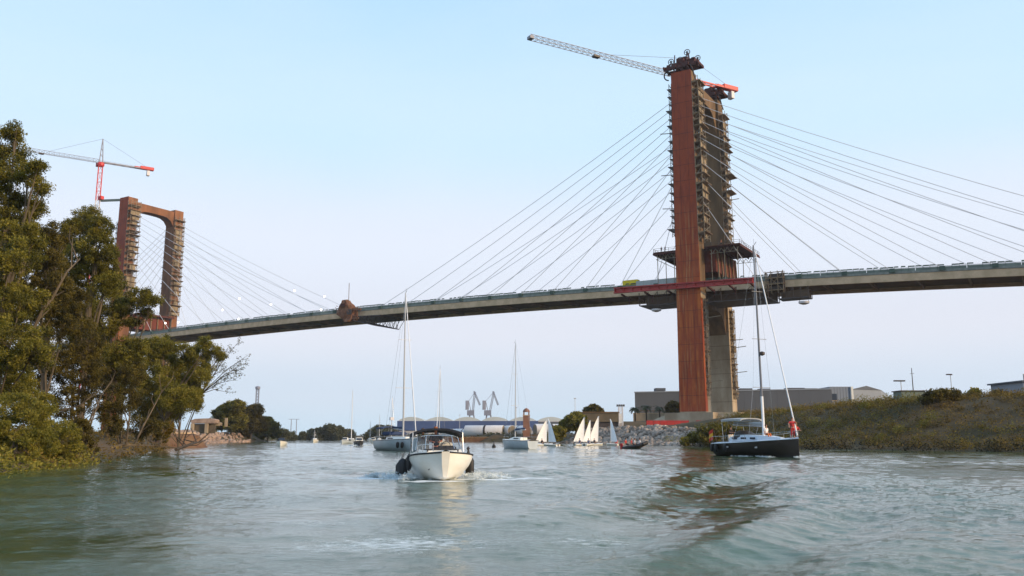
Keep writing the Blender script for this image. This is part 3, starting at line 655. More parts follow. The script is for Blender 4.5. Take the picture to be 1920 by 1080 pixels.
# containers and covered loads parked on the deck
for s0, s1, m, lab in ((-24.8, -19.5, 'yellow', 'yellow sheeted barrier on the deck at the left end of the red beam'), (-10.0, -6.4, 'red', 'small red container on the deck left of the near pylon')):
    t = empty('container', B((s0+s1)/2, 4.6, zr(s0)-2.05+(.75 if m == 'yellow' else .3)), BR, lab, 'container')
    L = s1-s0; MB().box((0, 0, 1.15), (L, 2.0, 2.2)).build('box', M[m], t, bevel=.04)
    mb = MB()
    for k in range(int(L/.6)): mb.box((-L/2+.3+k*.6, -1.03, 1.15), (.16, .06, 2.0))
    mb.build('corrugation', M[m], t)
    MB().box((0, 0, 2.29), (L+.1, 2.1, .08)).build('lid', M[m], t)
t = empty('site_fence', B(-13, 2.7, zr(-13)-1.6), BR, 'pale grey sheet fence on the deck edge between the yellow sheet and the near pylon', 'fence')
for k in range(6): MB().box((-5.2+k*2.6, -.25, 1.05), (2.5, .08, 2.0)).build('panel', M['pale_panel'], t)
mb = MB()
for k in range(7): mb.bar((-6.5+k*2.6, -.2, 0), (-6.5+k*2.6, -.2, 2.1), .09)
mb.build('post', M['scaf'], t)
# hanging formwork under the deck round the near pylon
def under_cage(s0, s1, o0, o1, zt, zb, label):
    t = empty('suspended_platform', B((s0+s1)/2, (o0+o1)/2, zb), BR, label, 'suspended platform')
    a, b = (s1-s0)/2, (o1-o0)/2
    MB().box((0, 0, 0), (2*a, 2*b, .3)).build('floor', M['blacksteel'], t)
    mb = MB(); h = zt-zb
    for x in np.linspace(-a, a, 5):
        for y in (-b, b): mb.bar((x, y, 0), (x, y, h), .18)
    for y in (-b, b):
        mb.bar((-a, y, h*.5), (a, y, h*.5), .12)
        for k in range(4): mb.bar((-a+k*a/2, y, 0), (-a+(k+1)*a/2, y, h), .1)
    mb.build('hanger', M['girder'], t)
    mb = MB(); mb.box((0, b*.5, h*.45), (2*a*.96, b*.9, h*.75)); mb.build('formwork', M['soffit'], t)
    return t
under_cage(-17, -4.6, -1.2, 9, 47.4, 43.2, 'dark suspended platform under the deck left of the near pylon')
under_cage(5.0, 24, -1.2, 12, 46.6, 42.6, 'dark suspended platform under the deck right of the near pylon')
under_cage(26.4, 35.0, 1.0, 6.0, 45.4, 42.2, 'short suspended platform under the deck at the right end of the works')
def basket(s, o, z, zt, label):
    t = empty('access_basket', B(s, o, z), BR, label, 'access basket', 'small round baskets hung under the deck')
    MB().lathe([(.5, 0), (1.5, .35), (1.6, .9), (1.5, .9), (1.4, .4), (.4, .12)], (0, 0, 0), 14).build('bowl', M['cranewhite'], t, smooth=True)
    mb = MB()
    for x in (-1.4, 1.4): mb.bar((x, 0, .8), (x*.7, 0, zt-z), .1)
    mb.build('hanger', M['blacksteel'], t)
basket(-11.5, -.6, 40.9, 43.2, 'small white basket hung under the deck left of the near pylon')
basket(33.5, 1.6, 40.0, 42.2, 'small white basket hung under the deck far right of the near pylon')
# wooden tower at the right end of the beam
t = empty('timber_scaffold', B(25.5, 1.4, 44.5), BR, 'brown timber-decked scaffold clamped to the deck edge right of the near pylon', 'scaffold')
mb = MB()
for x in (-2.6, -1, 1, 2.6):
    for y in (-.8, .8): mb.bar((x, y, -.6), (x, y, 6.2), .2)
for z in (.4, 2.2, 4.0, 5.8):
    mb.bar((-2.7, -.85, z), (2.7, -.85, z), .22)
mb.bar((-2.6, -.9, 0), (2.6, -.9, 5.8), .16); mb.bar((2.6, -.9, 0), (-2.6, -.9, 5.8), .16); mb.build('frame', M['plank'], t)
for z in (.5, 2.4, 4.2): MB().box((0, 0, z), (5.4, 1.7, .12)).build('landing', M['plank'], t)
MB().box((.4, .6, 3.0), (4.6, .1, 5.2)).build('backing', M['blacksteel'], t)
# midspan traveller wrapped in brown tarpaulin with lattice platform
t = empty('inspection_gantry', B(-143, 3, 0), BR, 'brown sheet-wrapped gantry astride the middle of the bridge with a lattice platform below', 'gantry')
rt = random.Random(5); rings = []
for k in range(9):
    z = 46.9+k*1.1; w = (2.6, 3.3, 3.9, 4.3, 4.4, 4.1, 3.4, 2.3, 1.3)[k]; ring = []
    for i in range(14):
        a = 6.283*i/14; j = 1+rt.uniform(-.30, .22); ring.append((w*math.cos(a)*j+(1.0 if k < 3 else 0)-.3*k*.3, -1.2+1.9*math.sin(a)*j, z+rt.uniform(-.2, .2)))
    rings.append(ring)
MB().loft(rings).build('sheeting', M['tarp'], t)
MB().box((2.6, -3.0, 50.6), (2.2, .5, 2.0)).build('opening', M['blacksteel'], t); MB().box((-.6, -3.25, 53.6), (2.6, .4, 1.1)).build('opening', M['maroon'], t)
mb = MB()
for k in range(16): a_ = rt.uniform(-3.8, 4.6); z_ = rt.uniform(47, 55); mb.bar((a_, -3.0, z_), (a_+rt.uniform(-1.6, 1.6), -3.4, z_+rt.uniform(-1.8, 1.8)), .22)
for s in (4.6, 5.6): mb.bar((s, -1.8, 47), (s, -1.8, 52.4), .35)
mb.bar((3, -1.9, 51.8), (7.5, -1.9, 51.4), .7); mb.bar((2.5, -1.9, 48.2), (6.6, -1.9, 48.0), .6); mb.bar((1, -1.8, 54), (1, -1.8, 62.5), .16); mb.build('frame', M['tarp'], t)
mb = MB()
for (oa, ob) in ((-1.5, -1.5), (13.5, 13.5)):
    for (za, zb_) in ((45.8, 42.6), ):
        mb.bar((0, oa, 48.9), (17.5, oa, 48.4), .3); mb.bar((0, oa, 48.2), (14.5, oa, 44.6), .35)
        for k in range(8):
            x = k*1.8; mb.bar((x, oa, 48.8), (x+.9, oa, 48.2-(x+.9)*.25), .16); mb.bar((x+.9, oa, 48.2-(x+.9)*.25), (x+1.8, oa, 48.7), .16)
mb.bar((14.5, -1.5, 44.6), (14.5, 13.5, 44.6), .3); mb.bar((17.5, -1.5, 48.4), (17.5, 13.5, 48.4), .3)
for k in range(7):
    o = -1.5+k*2.5; mb.bar((14.5, o, 44.6), (17.5, o, 48.4), .14)
    mb.bar((0, o, 48.2), (14.5, o, 44.6), .14)
mb.build('lattice_platform', M['blacksteel'], t)
MB().box((11, 6, 48.1), (11, 14.5, .25)).build('walkway', M['girder'], t)
# ------------------------------------------------------------------ cable-lifting heads on the leg tops
def wheel(mb, c, r):
    n = 18; pts = [(c[0]+r*math.cos(6.283*i/n), c[1], c[2]+r*math.sin(6.283*i/n)) for i in range(n+1)]
    for a, b in zip(pts[:-1], pts[1:]): mb.bar(a, b, .16, .2)
    for i in range(0, n, 3): mb.bar(c, pts[i], .08)
    mb.box(c, (.5, .5, .5))
def head_rig(s0, o, z, label, wheels, span=6.0, m='maroon'):
    t = empty('lifting_rig', B(s0, o, z), BR, label, 'lifting rig', 'winch rigs on the leg tops')
    mb = MB()
    for y in (-2.0, 2.0):
        mb.bar((-span, y, 2.1), (span, y, 2.1), .8, 1.1)
        mb.bar((-span*.55, y, 2.9), (span*.75, y, 2.9), .6, .7)
        for x in (-2.4, 0.3, 2.6): mb.bar((x, y, 0), (x*.9-.4, y, 2), .45)
        mb.bar((-2.6, y, .1), (-.4, y, 2), .3)
    for x in (-span+.3, -span*.3, span*.4, span-.3): mb.bar((x, -3.0, 2.2), (x, 3.0, 2.2), .5, .8)
    mb.build('base_frame', M[m], t)
    mb = MB(); mb.box((-.5, -1, 4.1), (2.4, 1.8, 1.8)); mb.box((1.9, .8, 3.9), (2.6, 2.0, 1.4)); mb.box((-3.0, .8, 3.7), (1.8, 2.2, 1.2)); mb.box((.6, .2, 5.2), (1.6, 1.4, 1.3)); mb.box((3.9, -.6, 3.6), (1.2, 2.4, 1.5)); mb.box((-4.6, -.4, 3.1), (1.0, 2.8, .9)); mb.bar((-2.2, -2.2, 3), (-2.0, -2.2, 6.2), .3); mb.bar((3.0, -2.2, 3), (2.6, -2.2, 5.9), .3); mb.bar((-4, -2, 3.2), (4.4, -2, 3.9), .3); mb.build('winch', M['maroon'], t, bevel=.08)
    for x, y, zz, r in wheels:
        mb = MB(); wheel(mb, (x, y, zz), r); q = mb.build('sheave', M['blacksteel'], t)
        mb = MB(); mb.bar((x-.7, y, 2.4), (x, y, zz), .22); mb.bar((x+.7, y, 2.4), (x, y, zz), .22); mb.build('sheave_stand', M['maroon'], q)
    mb = MB(); pts = [(-3.4-1.9*math.sin(a)*.9-.6, -2.5, 1.2-1.7*(1-math.cos(a))) for a in np.linspace(0, math.pi*.95, 9)]; mb.path(pts, .22, 6); mb.build('hose', M['blackrub'], t, smooth=True); mb = MB()
    mb.path([(3.2, -2.4, 1.6), (3.9, -2.4, 0), (4.3, -2.4, -2.2), (4.8, -2.2, -4.2)], .2, 6); mb.build('hose', M['blackrub'], t, smooth=True)
    return t
head_rig(0.0, 0, 118.5, 'maroon winch rig with spoked wheels on top of the near red leg', ((-3.6, -1.5, 4.5, .95), (-1.6, 1.6, 6.0, .9), (1.9, -1.4, 6.6, .95), (4.5, 1.2, 5.0, .9)))
head_rig(0.4, WD, 117.8, 'maroon winch rig on top of the near pylon\'s rear leg, below the red crane end', ((-3.4, 0, 4.4, 1.4), (.6, -1, 4.2, 1.4)), 5.2)
# ------------------------------------------------------------------ tower cranes
def lattice(mb, p, q, w, n, tri=False, th=.16, up=(0, 0, 1)):
    p, q = Vector(p), Vector(q); d = (q-p).normalized(); u = Vector(up); a = d.cross(u)
    if a.length < .1: a = d.cross(Vector((1, 0, 0)))
    a.normalize(); b = a.cross(d)
    offs = [a*w/2-b*w*.3, -a*w/2-b*w*.3, b*w*.7] if tri else [a*w/2+b*w/2, -a*w/2+b*w/2, -a*w/2-b*w/2, a*w/2-b*w/2]
    for o in offs: mb.bar(p+o, q+o, th)
    m = len(offs)
    for k in range(n):
        x, y = p.lerp(q, k/n), p.lerp(q, (k+1)/n)
        for i in range(m): mb.bar(x+offs[i], y+offs[(i+1) % m], th*.62); mb.bar(x+offs[i], x+offs[(i+1) % m], th*.62)
def tower_crane(base, zj, direction, jib, cj, label, mast_mats, apex, rise=0.0):
    t = empty('tower_crane', base, math.atan2(direction[1], direction[0]), label, 'tower crane', 'tower cranes working on the pylons')
    h = zj-base[2]; segs = max(3, int(h/4)); k0 = 0
    for i in range(len(mast_mats)):
        mb = MB(); lattice(mb, (0, 0, h*i/len(mast_mats)), (0, 0, h*(i+1)/len(mast_mats)-.02), 1.9, max(2, segs//len(mast_mats)), th=.24); mb.build('mast', M[mast_mats[i]], t)
    mb = MB(); mb.lathe([(1.3, -1.6), (1.7, -1.0), (1.7, .2), (1.2, .6)], (0, 0, h), 12); mb.build('slewing_ring', M['cranered'], t)
    mb = MB(); mb.box((1.2, -1.6, h-.4), (1.6, 1.4, 2.0)); mb.build('cab', M['cranered'], t, bevel=.1)
    mb = MB(); lattice(mb, (1.2, 0, h+.9), (jib, 0, h+.9+rise*jib), 1.7, int(jib/2.2), True, .15); mb.box((jib, 0, h+.8+rise*jib), (1.4, 2.0, .9)); mb.build('jib', M['cranegrey'], t)
    mb = MB(); mb.box((jib*.62, 0, h+.2+rise*jib*.62), (2.2, 1.5, .6)); q = mb.build('trolley', M['blacksteel'], t)
    if apex > 10:
     mb = MB(); mb.tube((jib*.62, 0, h+.1), (jib*.62, 0, h-3.5), .04, n=4); mb.box((jib*.62, 0, h-4), (.7, .5, 1.1)); mb.build('hook', M['blacksteel'], q)
    mb = MB()
    for y in (-.8, .8): mb.bar((-.8, y, h+.8), (-cj, y, h+.8), .35, .5)
    for k in range(6): mb.bar((-1-(cj-1)*k/6, -.8, h+.8), (-1-(cj-1)*(k+1)/6, .8, h+.8), .15)
    railing(mb, [(-1, -1, h+1), (-cj, -1, h+1)], 1.0, 2.5); mb.build('counter_jib', M['cranegrey'] if cj > 22 else M['cranered'], t)
    mb = MB(); mb.box((-cj+3.2, 0, h+1.3), (6.6, 2.2, 1.6)); mb.box((-cj+7.5, 0, h+1.1), (3.6, 1.6, .9)); mb.build('winch_housing', M['cranered'], t, bevel=.12)
    mb = MB(); mb.box((-cj+2.5, 0, h-1.2), (1.4, 2.0, 2.6)); mb.build('counterweight', M['cranewhite'], t, bevel=.08)
    if apex:
        mb = MB()
        for x, y in ((.8, .8), (-.8, .8), (.8, -.8), (-.8, -.8)): mb.bar((x, y, h+.6), (x*.1, y*.1, h+apex), .28)
        for k in range(4): z = h+.6+(apex-.6)*k/4; w = .8*(1-k/4.4); mb.bar((-w, -w, z), (w, -w, z+1.2), .14); mb.bar((-w, w, z), (w, w, z+1.2), .14)
        mb.build('apex', M['cranegrey'], t)
        mb = MB(); mb.tube((0, 0, h+apex), (jib*.55, 0, h+1.9+rise*jib*.55), .06, n=4); mb.tube((0, 0, h+apex), (-cj+3, 0, h+1.8), .06, n=4); mb.build('tie_bar', M['cranegrey'], t)
    return t
p = B(-2.1, 14, 116.8); a = B(-33.6, -41.7, 122); d = (a.x-p.x, a.y-p.y)
tower_crane(p, 121.4, d, math.hypot(*d), 20.5, 'tower crane on the near pylon, long grey jib left, red counterweight end right', ['cranegrey', 'cranered'], 8.5)
p = B(-304, -5, 4); a = B(-304-.42*60, -5-.907*60, 0); d = (a.x-p.x, a.y-p.y)
tower_crane(p, 137.6, d, 43, 25, 'red and white tower crane standing left of the far pylon behind the trees', ['cranewhite', 'cranered', 'cranewhite', 'cranered', 'cranewhite', 'cranewhite', 'cranered'], 13)
t = empty('mast_tie', B(-296, -4, 117.4), BR, 'pale steel tie joining the far crane mast to the far pylon', 'steel tie')
mb = MB(); mb.bar((-7, 0, 1.0), (7, 2.5, 0), 1.0); mb.build('strut', M['green_rail'], t); MB().box((-6.5, -.4, 2.2), (2.6, 1.8, 1.8)).build('bracket', M['cranered'], t, bevel=.1)
# ------------------------------------------------------------------ tiny workers on the platform, glowing points on the deck and stays
for s, o, lab, sh in ((-9.8, .9, 'worker standing at the left tip of the dark red platform, left of a second one', 'cblack'), (-8.6, 1.0, 'second worker from the left tip of the dark red platform', 'cblack'), (9.8, 1.0, 'worker standing on the right wing of the dark red platform', 'corange')):
    q = B(s, o, 60.4); person(lab, q, BR, 'stand', sh, 'cblack', group='workers on the platform', hat='corange')
LL = {310: 'low on the deck in front of the far pylon', 334: 'low on the deck just right of the far pylon', 417: 'on the lowest stay right of the far pylon, leftmost in mid air', 447: 'on the barrier below the far stays', 449: 'between the far stays, above the one on the barrier', 508: 'on a far stay halfway between pylon and brown gantry', 552: 'on a far stay, left of the brown gantry', 602: 'on the barrier nearest the brown gantry', 608: 'on the top far stay close to the brown gantry'}
for px, py in ((508, 571), (552, 545), (608, 556), (417, 581), (449, 560), (602, 581), (447, 598), (310, 606), (334, 604)):
    n = Vector((.515, .857, 0)); r = at(px, py, 300)-Vector((0, 0, CH)); P0 = B(0, 1.5, 0); kk = (P0.dot(n))/(r.dot(n)); w = Vector((0, 0, CH))+r*kk
    t = empty('bright_point', w, BR, 'glowing white point '+LL[px], 'lamp', 'glowing white points on the far part of the bridge')
    MB().lathe([(.08, -.3), (.32, -.1), (.32, .15), (.1, .36)], (0, 0, 0), 10).build('glow_body', M['lamp'], t, smooth=True)  # small emissive white body at each bright point
    MB().lathe([(.12, .3), (.2, .4), (.2, .62)], (0, 0, 0), 8).build('dark_cap', M['blacksteel'], t)
# ------------------------------------------------------------------ foliage
def leaf_cloud(C, rad, per, size, seed, squash=.75, droop=0.0):
    "C: clump centres (n,3); rad: clump radii; per: leaves per clump -> quads with a tone"
    r = np.random.RandomState(seed); n = len(C); N = n*per
    c = np.repeat(C, per, 0); rd = np.repeat(rad, per)[:, None]
    d = r.normal(size=(N, 3)); d /= np.linalg.norm(d, axis=1)[:, None]
    d *= (r.uniform(0, 1, (N, 1))**.45); d[:, 2] *= squash; p = c+d*rd
    p[:, 2] -= droop*r.uniform(0, 1, N)**2*rd[:, 0]
    u = r.normal(size=(N, 3)); u[:, 2] = u[:, 2]*.8-droop; u /= np.linalg.norm(u, axis=1)[:, None]
    w = np.cross(u, r.normal(size=(N, 3))); w /= np.linalg.norm(w, axis=1)[:, None]
    s = size*r.uniform(.6, 1.35, (N, 1)); a = u*s; b = w*s*.42
    V = np.stack([p-a*.5, p+b*.5, p+a*.5, p-b*.5], 1).reshape(-1, 3)
    tn = np.clip(np.repeat(r.uniform(.15, .75, n), per)+r.normal(0, .13, N)+.18*d[:, 2], 0, 1)  # leaves near each clump's top toned lighter, light from above put into colour
    return V, np.arange(N*4).reshape(-1, 4), np.repeat(tn, 4)
def tree(name, label, base, lobes, leaf, seed, trunk_r=.3, per=70, size=.3, dens=1.0, cat='tree', group=None, lean=None, depth=1.0, bark='bark', droop=.5, clump=.75, holes=.0, stems=1):
    "lobes: world (x, y, z, r); limbs run from the trunk to every lobe"
    rnd = random.Random(seed); r = np.random.RandomState(seed); t = empty(name, base, 0, label, cat, group)
    Bv = Vector(base); C = []; RD = []
    for (x, y, z, rr) in lobes:
        n = max(12, int(dens*17*rr**1.7))
        d = r.normal(size=(n, 3)); d /= np.linalg.norm(d, axis=1)[:, None]; d *= (r.uniform(.25, 1, (n, 1))**.5)
        q = d*np.array([rr, rr*depth, rr*.85])+np.array([x, y, z])-np.array(base); C.append(q); RD.append(r.uniform(.55, 1.25, n)*clump)
    C = np.concatenate(C); RD = np.concatenate(RD)
    keep = C[:, 2] > .1; C = C[keep]; RD = RD[keep]
    V, Fq, tn = leaf_cloud(C, RD, per, size, seed, droop=droop)
    npmesh('crown', V, Fq, M[leaf], t, tn)
    mb = MB(); L = [Vector(l[:3])-Bv for l in lobes]
    top = max(L, key=lambda v: v.z)
    for s_ in range(stems):
        off = Vector((rnd.uniform(-1, 1), rnd.uniform(-1, 1), 0))*(0 if stems == 1 else .9)
        tp = top if s_ == 0 else rnd.choice(L)
        trunk = [off+Vector((tp.x*k*k+rnd.uniform(-.3, .3)*k, tp.y*k*k, tp.z*.9*k-.4*(k == 0))) for k in (0, .15, .3, .45, .6, .8, 1)]
        mb.path(trunk, trunk_r*.8, 7, trunk_r*.1)
        for v in L:
            if stems > 1 and rnd.random() < .5: continue
            k = min(5, max(1, int(6*min(.85, v.z/max(tp.z, .1)*.55)))); s0 = trunk[k]; mid = s0.lerp(v, .55)+Vector((rnd.uniform(-.6, .6), rnd.uniform(-.6, .6), rnd.uniform(0, .8)))
            rr = trunk_r*.3; mb.path([s0, mid, v], rr, 5, rr*.3)
            for q in range(4):
                w = v+Vector((rnd.uniform(-1, 1), rnd.uniform(-1, 1), rnd.uniform(-.6, .5)))*.7; mb.path([mid.lerp(v, rnd.uniform(.3, 1)), w], rr*.35, 4, rr*.1)
    mb.build('trunk', M[bark], t, smooth=True)
    return t
def plobes(Y, pts, dy=2.0, seed=0):
    rnd = random.Random(seed); o = []
    for px, py, rp in pts:
        yy = Y+rnd.uniform(-dy, dy); v = at(px, py, yy); o.append((v.x, v.y, v.z, rp*yy/1640))
    return o
LB = 'trees crowding the left bank'
def gpt(px, Y): v = at(px, 820, Y); return (v.x, Y, gz(v.x, Y))
tree('eucalyptus_tree', 'tallest olive green tree at the left edge of the photo', gpt(-30, 60), plobes(62, [(-60, 330, 75), (5, 268, 42), (20, 310, 48), (55, 325, 30), (-10, 380, 70), (40, 400, 45), (62, 385, 20), (-40, 470, 90), (75, 350, 14), (50, 440, 30), (20, 470, 60), (60, 460, 22), (28, 245, 18), (72, 308, 12)], 2.5, 1), 'leaf', 101, .42, 150, .165, 1.15, group=LB, clump=.52)
tree('eucalyptus_tree', 'rounded dark tree second from the left edge, standing in front of the far crane', gpt(150, 86), plobes(86, [(165, 412, 34), (150, 440, 36), (190, 425, 26), (185, 465, 36), (140, 480, 40), (208, 470, 14), (165, 520, 45), (200, 530, 30), (120, 530, 36), (130, 425, 18), (205, 500, 22), (110, 470, 22)], 2.5, 2), 'leaf', 102, .36, 150, .19, 1.2, group=LB, clump=.58)
tree('eucalyptus_tree', 'dark tree filling the gap between the tallest tree and the rounded one', gpt(75, 72), plobes(72, [(85, 470, 40), (112, 450, 20), (70, 445, 24), (60, 520, 55), (130, 560, 35), (100, 545, 45), (120, 600, 50), (60, 600, 60), (92, 430, 18), (20, 560, 60), (100, 495, 30)], 2.5, 3), 'leafdark', 103, .36, 140, .18, 1.1, group=LB, clump=.54)
tree('eucalyptus_tree', 'broad tree in front of the foot of the far pylon, one branch reaching across it', gpt(200, 100), plobes(100, [(190, 600, 42), (160, 570, 34), (230, 575, 22), (262, 556, 24), (290, 562, 14), (250, 600, 14), (210, 545, 20), (170, 640, 45), (150, 600, 40), (240, 665, 42), (200, 690, 45), (272, 585, 12)], 2.5, 4), 'leaf', 104, .34, 140, .21, 1.15, group=LB, clump=.66)
tree('eucalyptus_tree', 'yellow green tree under the far deck with drooping sprays', gpt(300, 118), plobes(118, [(270, 660, 34), (305, 650, 28), (340, 665, 28), (372, 668, 26), (396, 655, 16), (412, 668, 9), (385, 640, 12), (290, 710, 42), (340, 705, 36), (375, 705, 20), (250, 720, 34), (330, 745, 34), (362, 742, 20)], 3, 5), 'leafolive', 105, .3, 140, .23, 1.1, group=LB, clump=.7)
tree('willow_tree', 'drooping olive tree at the right end of the left bank thicket', gpt(335, 126), plobes(126, [(330, 760, 28), (352, 735, 24), (300, 770, 34), (366, 758, 12), (270, 760, 30), (345, 690, 24), (386, 690, 14), (320, 730, 34)], 3, 6), 'leaf', 106, .26, 130, .23, 1.1, group=LB, clump=.7, droop=.9)
tree('riverside_tree', 'dark shaded tree in the middle of the thicket, pale leaning stems below', gpt(150, 80), plobes(80, [(150, 690, 50), (100, 680, 50), (190, 740, 40), (130, 750, 40), (215, 770, 30), (165, 640, 40), (60, 700, 50)], 3, 7), 'leafdark', 107, .2, 120, .19, .85, group=LB, stems=4, clump=.58)
tree('riverside_tree', 'shaded tree over the water left of the drooping tree', gpt(235, 98), plobes(98, [(235, 745, 30), (262, 800, 24), (215, 800, 20), (290, 800, 24), (250, 700, 30), (180, 700, 30)], 3, 8), 'leafdark', 108, .18, 110, .21, .8, group=LB, stems=4, clump=.58)
tree('riverside_tree', 'leafy tree at the left edge below the tallest one', gpt(-10, 56), plobes(56, [(-20, 580, 90), (22, 478, 44), (-25, 490, 50), (8, 430, 30), (20, 640, 70), (-30, 700, 90), (40, 560, 45), (60, 660, 40)], 2, 9), 'leaf', 109, .25, 150, .16, .9, group=LB, clump=.52)
for i, (px, Y, lob, lf, lab) in enumerate((
    (30, 49, [(20, 800, 60), (-30, 780, 70), (70, 830, 40), (60, 770, 35), (30, 850, 40), (-20, 850, 50)], 'leafolive', 'big light olive bush hanging over the water at the lower left corner'),
    (110, 56, [(110, 820, 40), (85, 790, 35), (130, 850, 26), (100, 862, 22), (70, 860, 25)], 'leafolive', 'light olive bush just right of the big bush at the lower left corner'),
    (60, 60, [(50, 740, 40), (20, 720, 45), (80, 760, 30)], 'leafolive', 'light green bush above the big bush at the lower left corner'),
    (300, 118, [(305, 815, 16), (290, 800, 14), (316, 800, 12)], 'leafyellow', 'yellow bush at the waterline at the right end of the thicket'),
    (160, 72, [(165, 825, 18), (150, 800, 20), (180, 850, 10), (140, 845, 16)], 'leafdark', 'low dark bush on the waterline right of the light olive bushes'))):
    tree('riverside_bush', lab, gpt(px, Y), plobes(Y, lob, 1.2, 20+i), lf, 120+i, .08, 130, .13+.002*(Y-49), 1.5, 'bush', 'bushes along the left waterline', stems=4, clump=.42, droop=.2)
# fallen branches and leaning stems over the water
def branch(label, pts, r, seed, twigs=6, name='fallen_branch', m='bark'):
    rnd = random.Random(seed); P = [Vector(p) for p in pts]; t = empty(name, P[0], 0, label, 'branch', 'bare branches along the left bank')
    Q = [p-P[0] for p in P]; mb = MB().path(Q, r, 6, r*.3)
    for k in range(twigs):
        i = rnd.randrange(len(Q)-1); a = Q[i].lerp(Q[i+1], rnd.random()); d = (Q[-1]-Q[0]).normalized(); L = (Q[-1]-Q[0]).length*.22
        b = a+d*L*.6+Vector((rnd.uniform(-1, 1), rnd.uniform(-1, 1), rnd.uniform(-.1, 1)))*L*.6; c = b+d*L*.4+Vector((rnd.uniform(-1, 1), 0, rnd.uniform(-.3, .8)))*L*.4
        mb.path([a, b, c], r*.4, 4, r*.12)
    mb.build('wood', M[m], t)
branch('long fallen branch lying along the waterline under the thicket', [at(190, 846, 84), at(230, 834, 86), at(290, 836, 88), at(340, 840, 88)], .13, 1)
branch('thin pair of pale stems leaning right in the middle of the thicket', [at(158, 842, 76), at(172, 790, 76), at(190, 740, 77), at(210, 715, 78)], .09, 2, 5)
branch('pale leaning stem right of the thin pair in the thicket', [at(250, 838, 96), at(268, 800, 96), at(290, 760, 97), at(305, 730, 98)], .12, 3, 6)
branch('pale bare limb high in the left thicket, forking upward', [at(50, 660, 58), at(66, 610, 58), at(80, 580, 58), at(98, 560, 58.5), at(125, 510, 59), at(150, 485, 60)], .14, 4, 9)
branch('pale bare twig curving out above the shaded tree', [at(115, 770, 66), at(150, 760, 66), at(160, 752, 66), at(185, 735, 67)], .07, 5, 6)
branch('dark fallen trunk tip in the water near the stony point', [at(330, 843, 96), at(360, 832, 104), at(385, 826, 112)], .2, 6, 8, m='barkdark')
# bare twiggy tree reaching right over the water
def twiggy(label, px, Y, tips, seed):
    rnd = random.Random(seed); b0 = Vector(gpt(px, Y)); t = empty('bare_tree', b0, 0, label, 'tree', LB); mb = MB(); C = []
    mid = at(378, 738, Y)-b0; mb.path([Vector((0, 0, -.3)), mid*.5+Vector((-.2, 0, .1)), mid], .11, 6, .07)
    for tx, ty in tips:
        e_ = at(tx, ty, Y+rnd.uniform(-2, 2))-b0; m1 = mid.lerp(e_, .5)+Vector((0, 0, .5)); mb.path([mid, m1, e_], .07, 5, .02)
        for k in range(7):
            a = m1.lerp(e_, rnd.uniform(-.3, 1)); w = a+Vector((rnd.uniform(.2, 1.4), rnd.uniform(-.6, .6), rnd.uniform(-.1, 1.1))); mb.path([a, w], .03, 4, .012); C.append(w); C.append(a.lerp(w, .6))
        C.append(e_)
    mb.build('trunk', M['barkdark'], t)
    V, Fq, tn = leaf_cloud(np.array([tuple(c) for c in C]), np.full(len(C), .42), 9, .26, seed); npmesh('crown', V, Fq, M['leafdark'], t, tn)
twiggy('thin bare-twigged tree leaning right over the river beyond the thicket', 338, 131, [(466, 665), (455, 690), (448, 640), (430, 648), (425, 735), (462, 680), (415, 660), (440, 712), (405, 700)], 9)
# dense trees on the far left bank
for i, (px, Y, lob, lf, lab) in enumerate((
    (432, 330, [(432, 770, 20), (415, 775, 16), (445, 762, 14), (440, 790, 22), (410, 795, 14)], 'leaf', 'dense olive tree beyond the stony point, nearest of the far left bank row'),
    (470, 350, [(468, 778, 18), (480, 770, 13), (462, 795, 22), (485, 795, 18), (455, 812, 14)], 'leafdark', 'dense dark tree behind the first one beyond the stony point'),
    (502, 380, [(500, 795, 15), (508, 802, 15), (490, 810, 14), (516, 812, 10)], 'leaf', 'last tall dense tree of the far left bank row, beside the open river'))):
    tree('dense_tree', lab, gpt(px, Y), plobes(Y, lob, 4, 40+i), lf, 140+i, .35, 60, .75, 1.0, group='dense trees on the far left bank', clump=1.2, droop=.1)
far = [(575, 'grey-green far tree left of the mast group', 618, 560, 806, 14), (0, '', 600, 560, 810, 10), (0, '', 636, 560, 808, 11), (0, '', 585, 565, 811, 9), (0, '', 655, 565, 811, 8), (0, '', 532, 500, 812, 9), (0, '', 546, 520, 815, 7), (0, '', 568, 560, 815, 6), (0, '', 712, 480, 808, 13), (0, '', 698, 500, 812, 10), (0, '', 728, 460, 806, 11)]
flab = ['tallest round tree on the far bank, in the middle of the low grey-green line', 'round tree just left of the tallest one in the far grey-green line', 'round tree just right of the tallest one in the far grey-green line', 'small tree at the left end of the far grey-green line', 'small tree at the right end of the far grey-green line by the tall thin mast', 'small tree right beside the dense left bank row', 'lower small tree beside the dense left bank row', 'tiny tree under the twin power poles', 'biggest far tree just left of the moored white sailing yacht', 'smaller far tree left of the biggest one near the white sailing yacht', 'far tree partly behind the white sailing yacht']
for i, (_, _, px, Y, py, rp) in enumerate(far):
    tree('distant_tree', flab[i], gpt(px, Y), plobes(Y, [(px, py, rp), (px-rp*.8, py+6, rp*.7), (px+rp*.8, py+5, rp*.75), (px, py+10, rp)], 3, 60+i), 'leaffar', 160+i, .3, 45, 1.0, .5, group='distant trees closing the river', clump=1.4, droop=0)
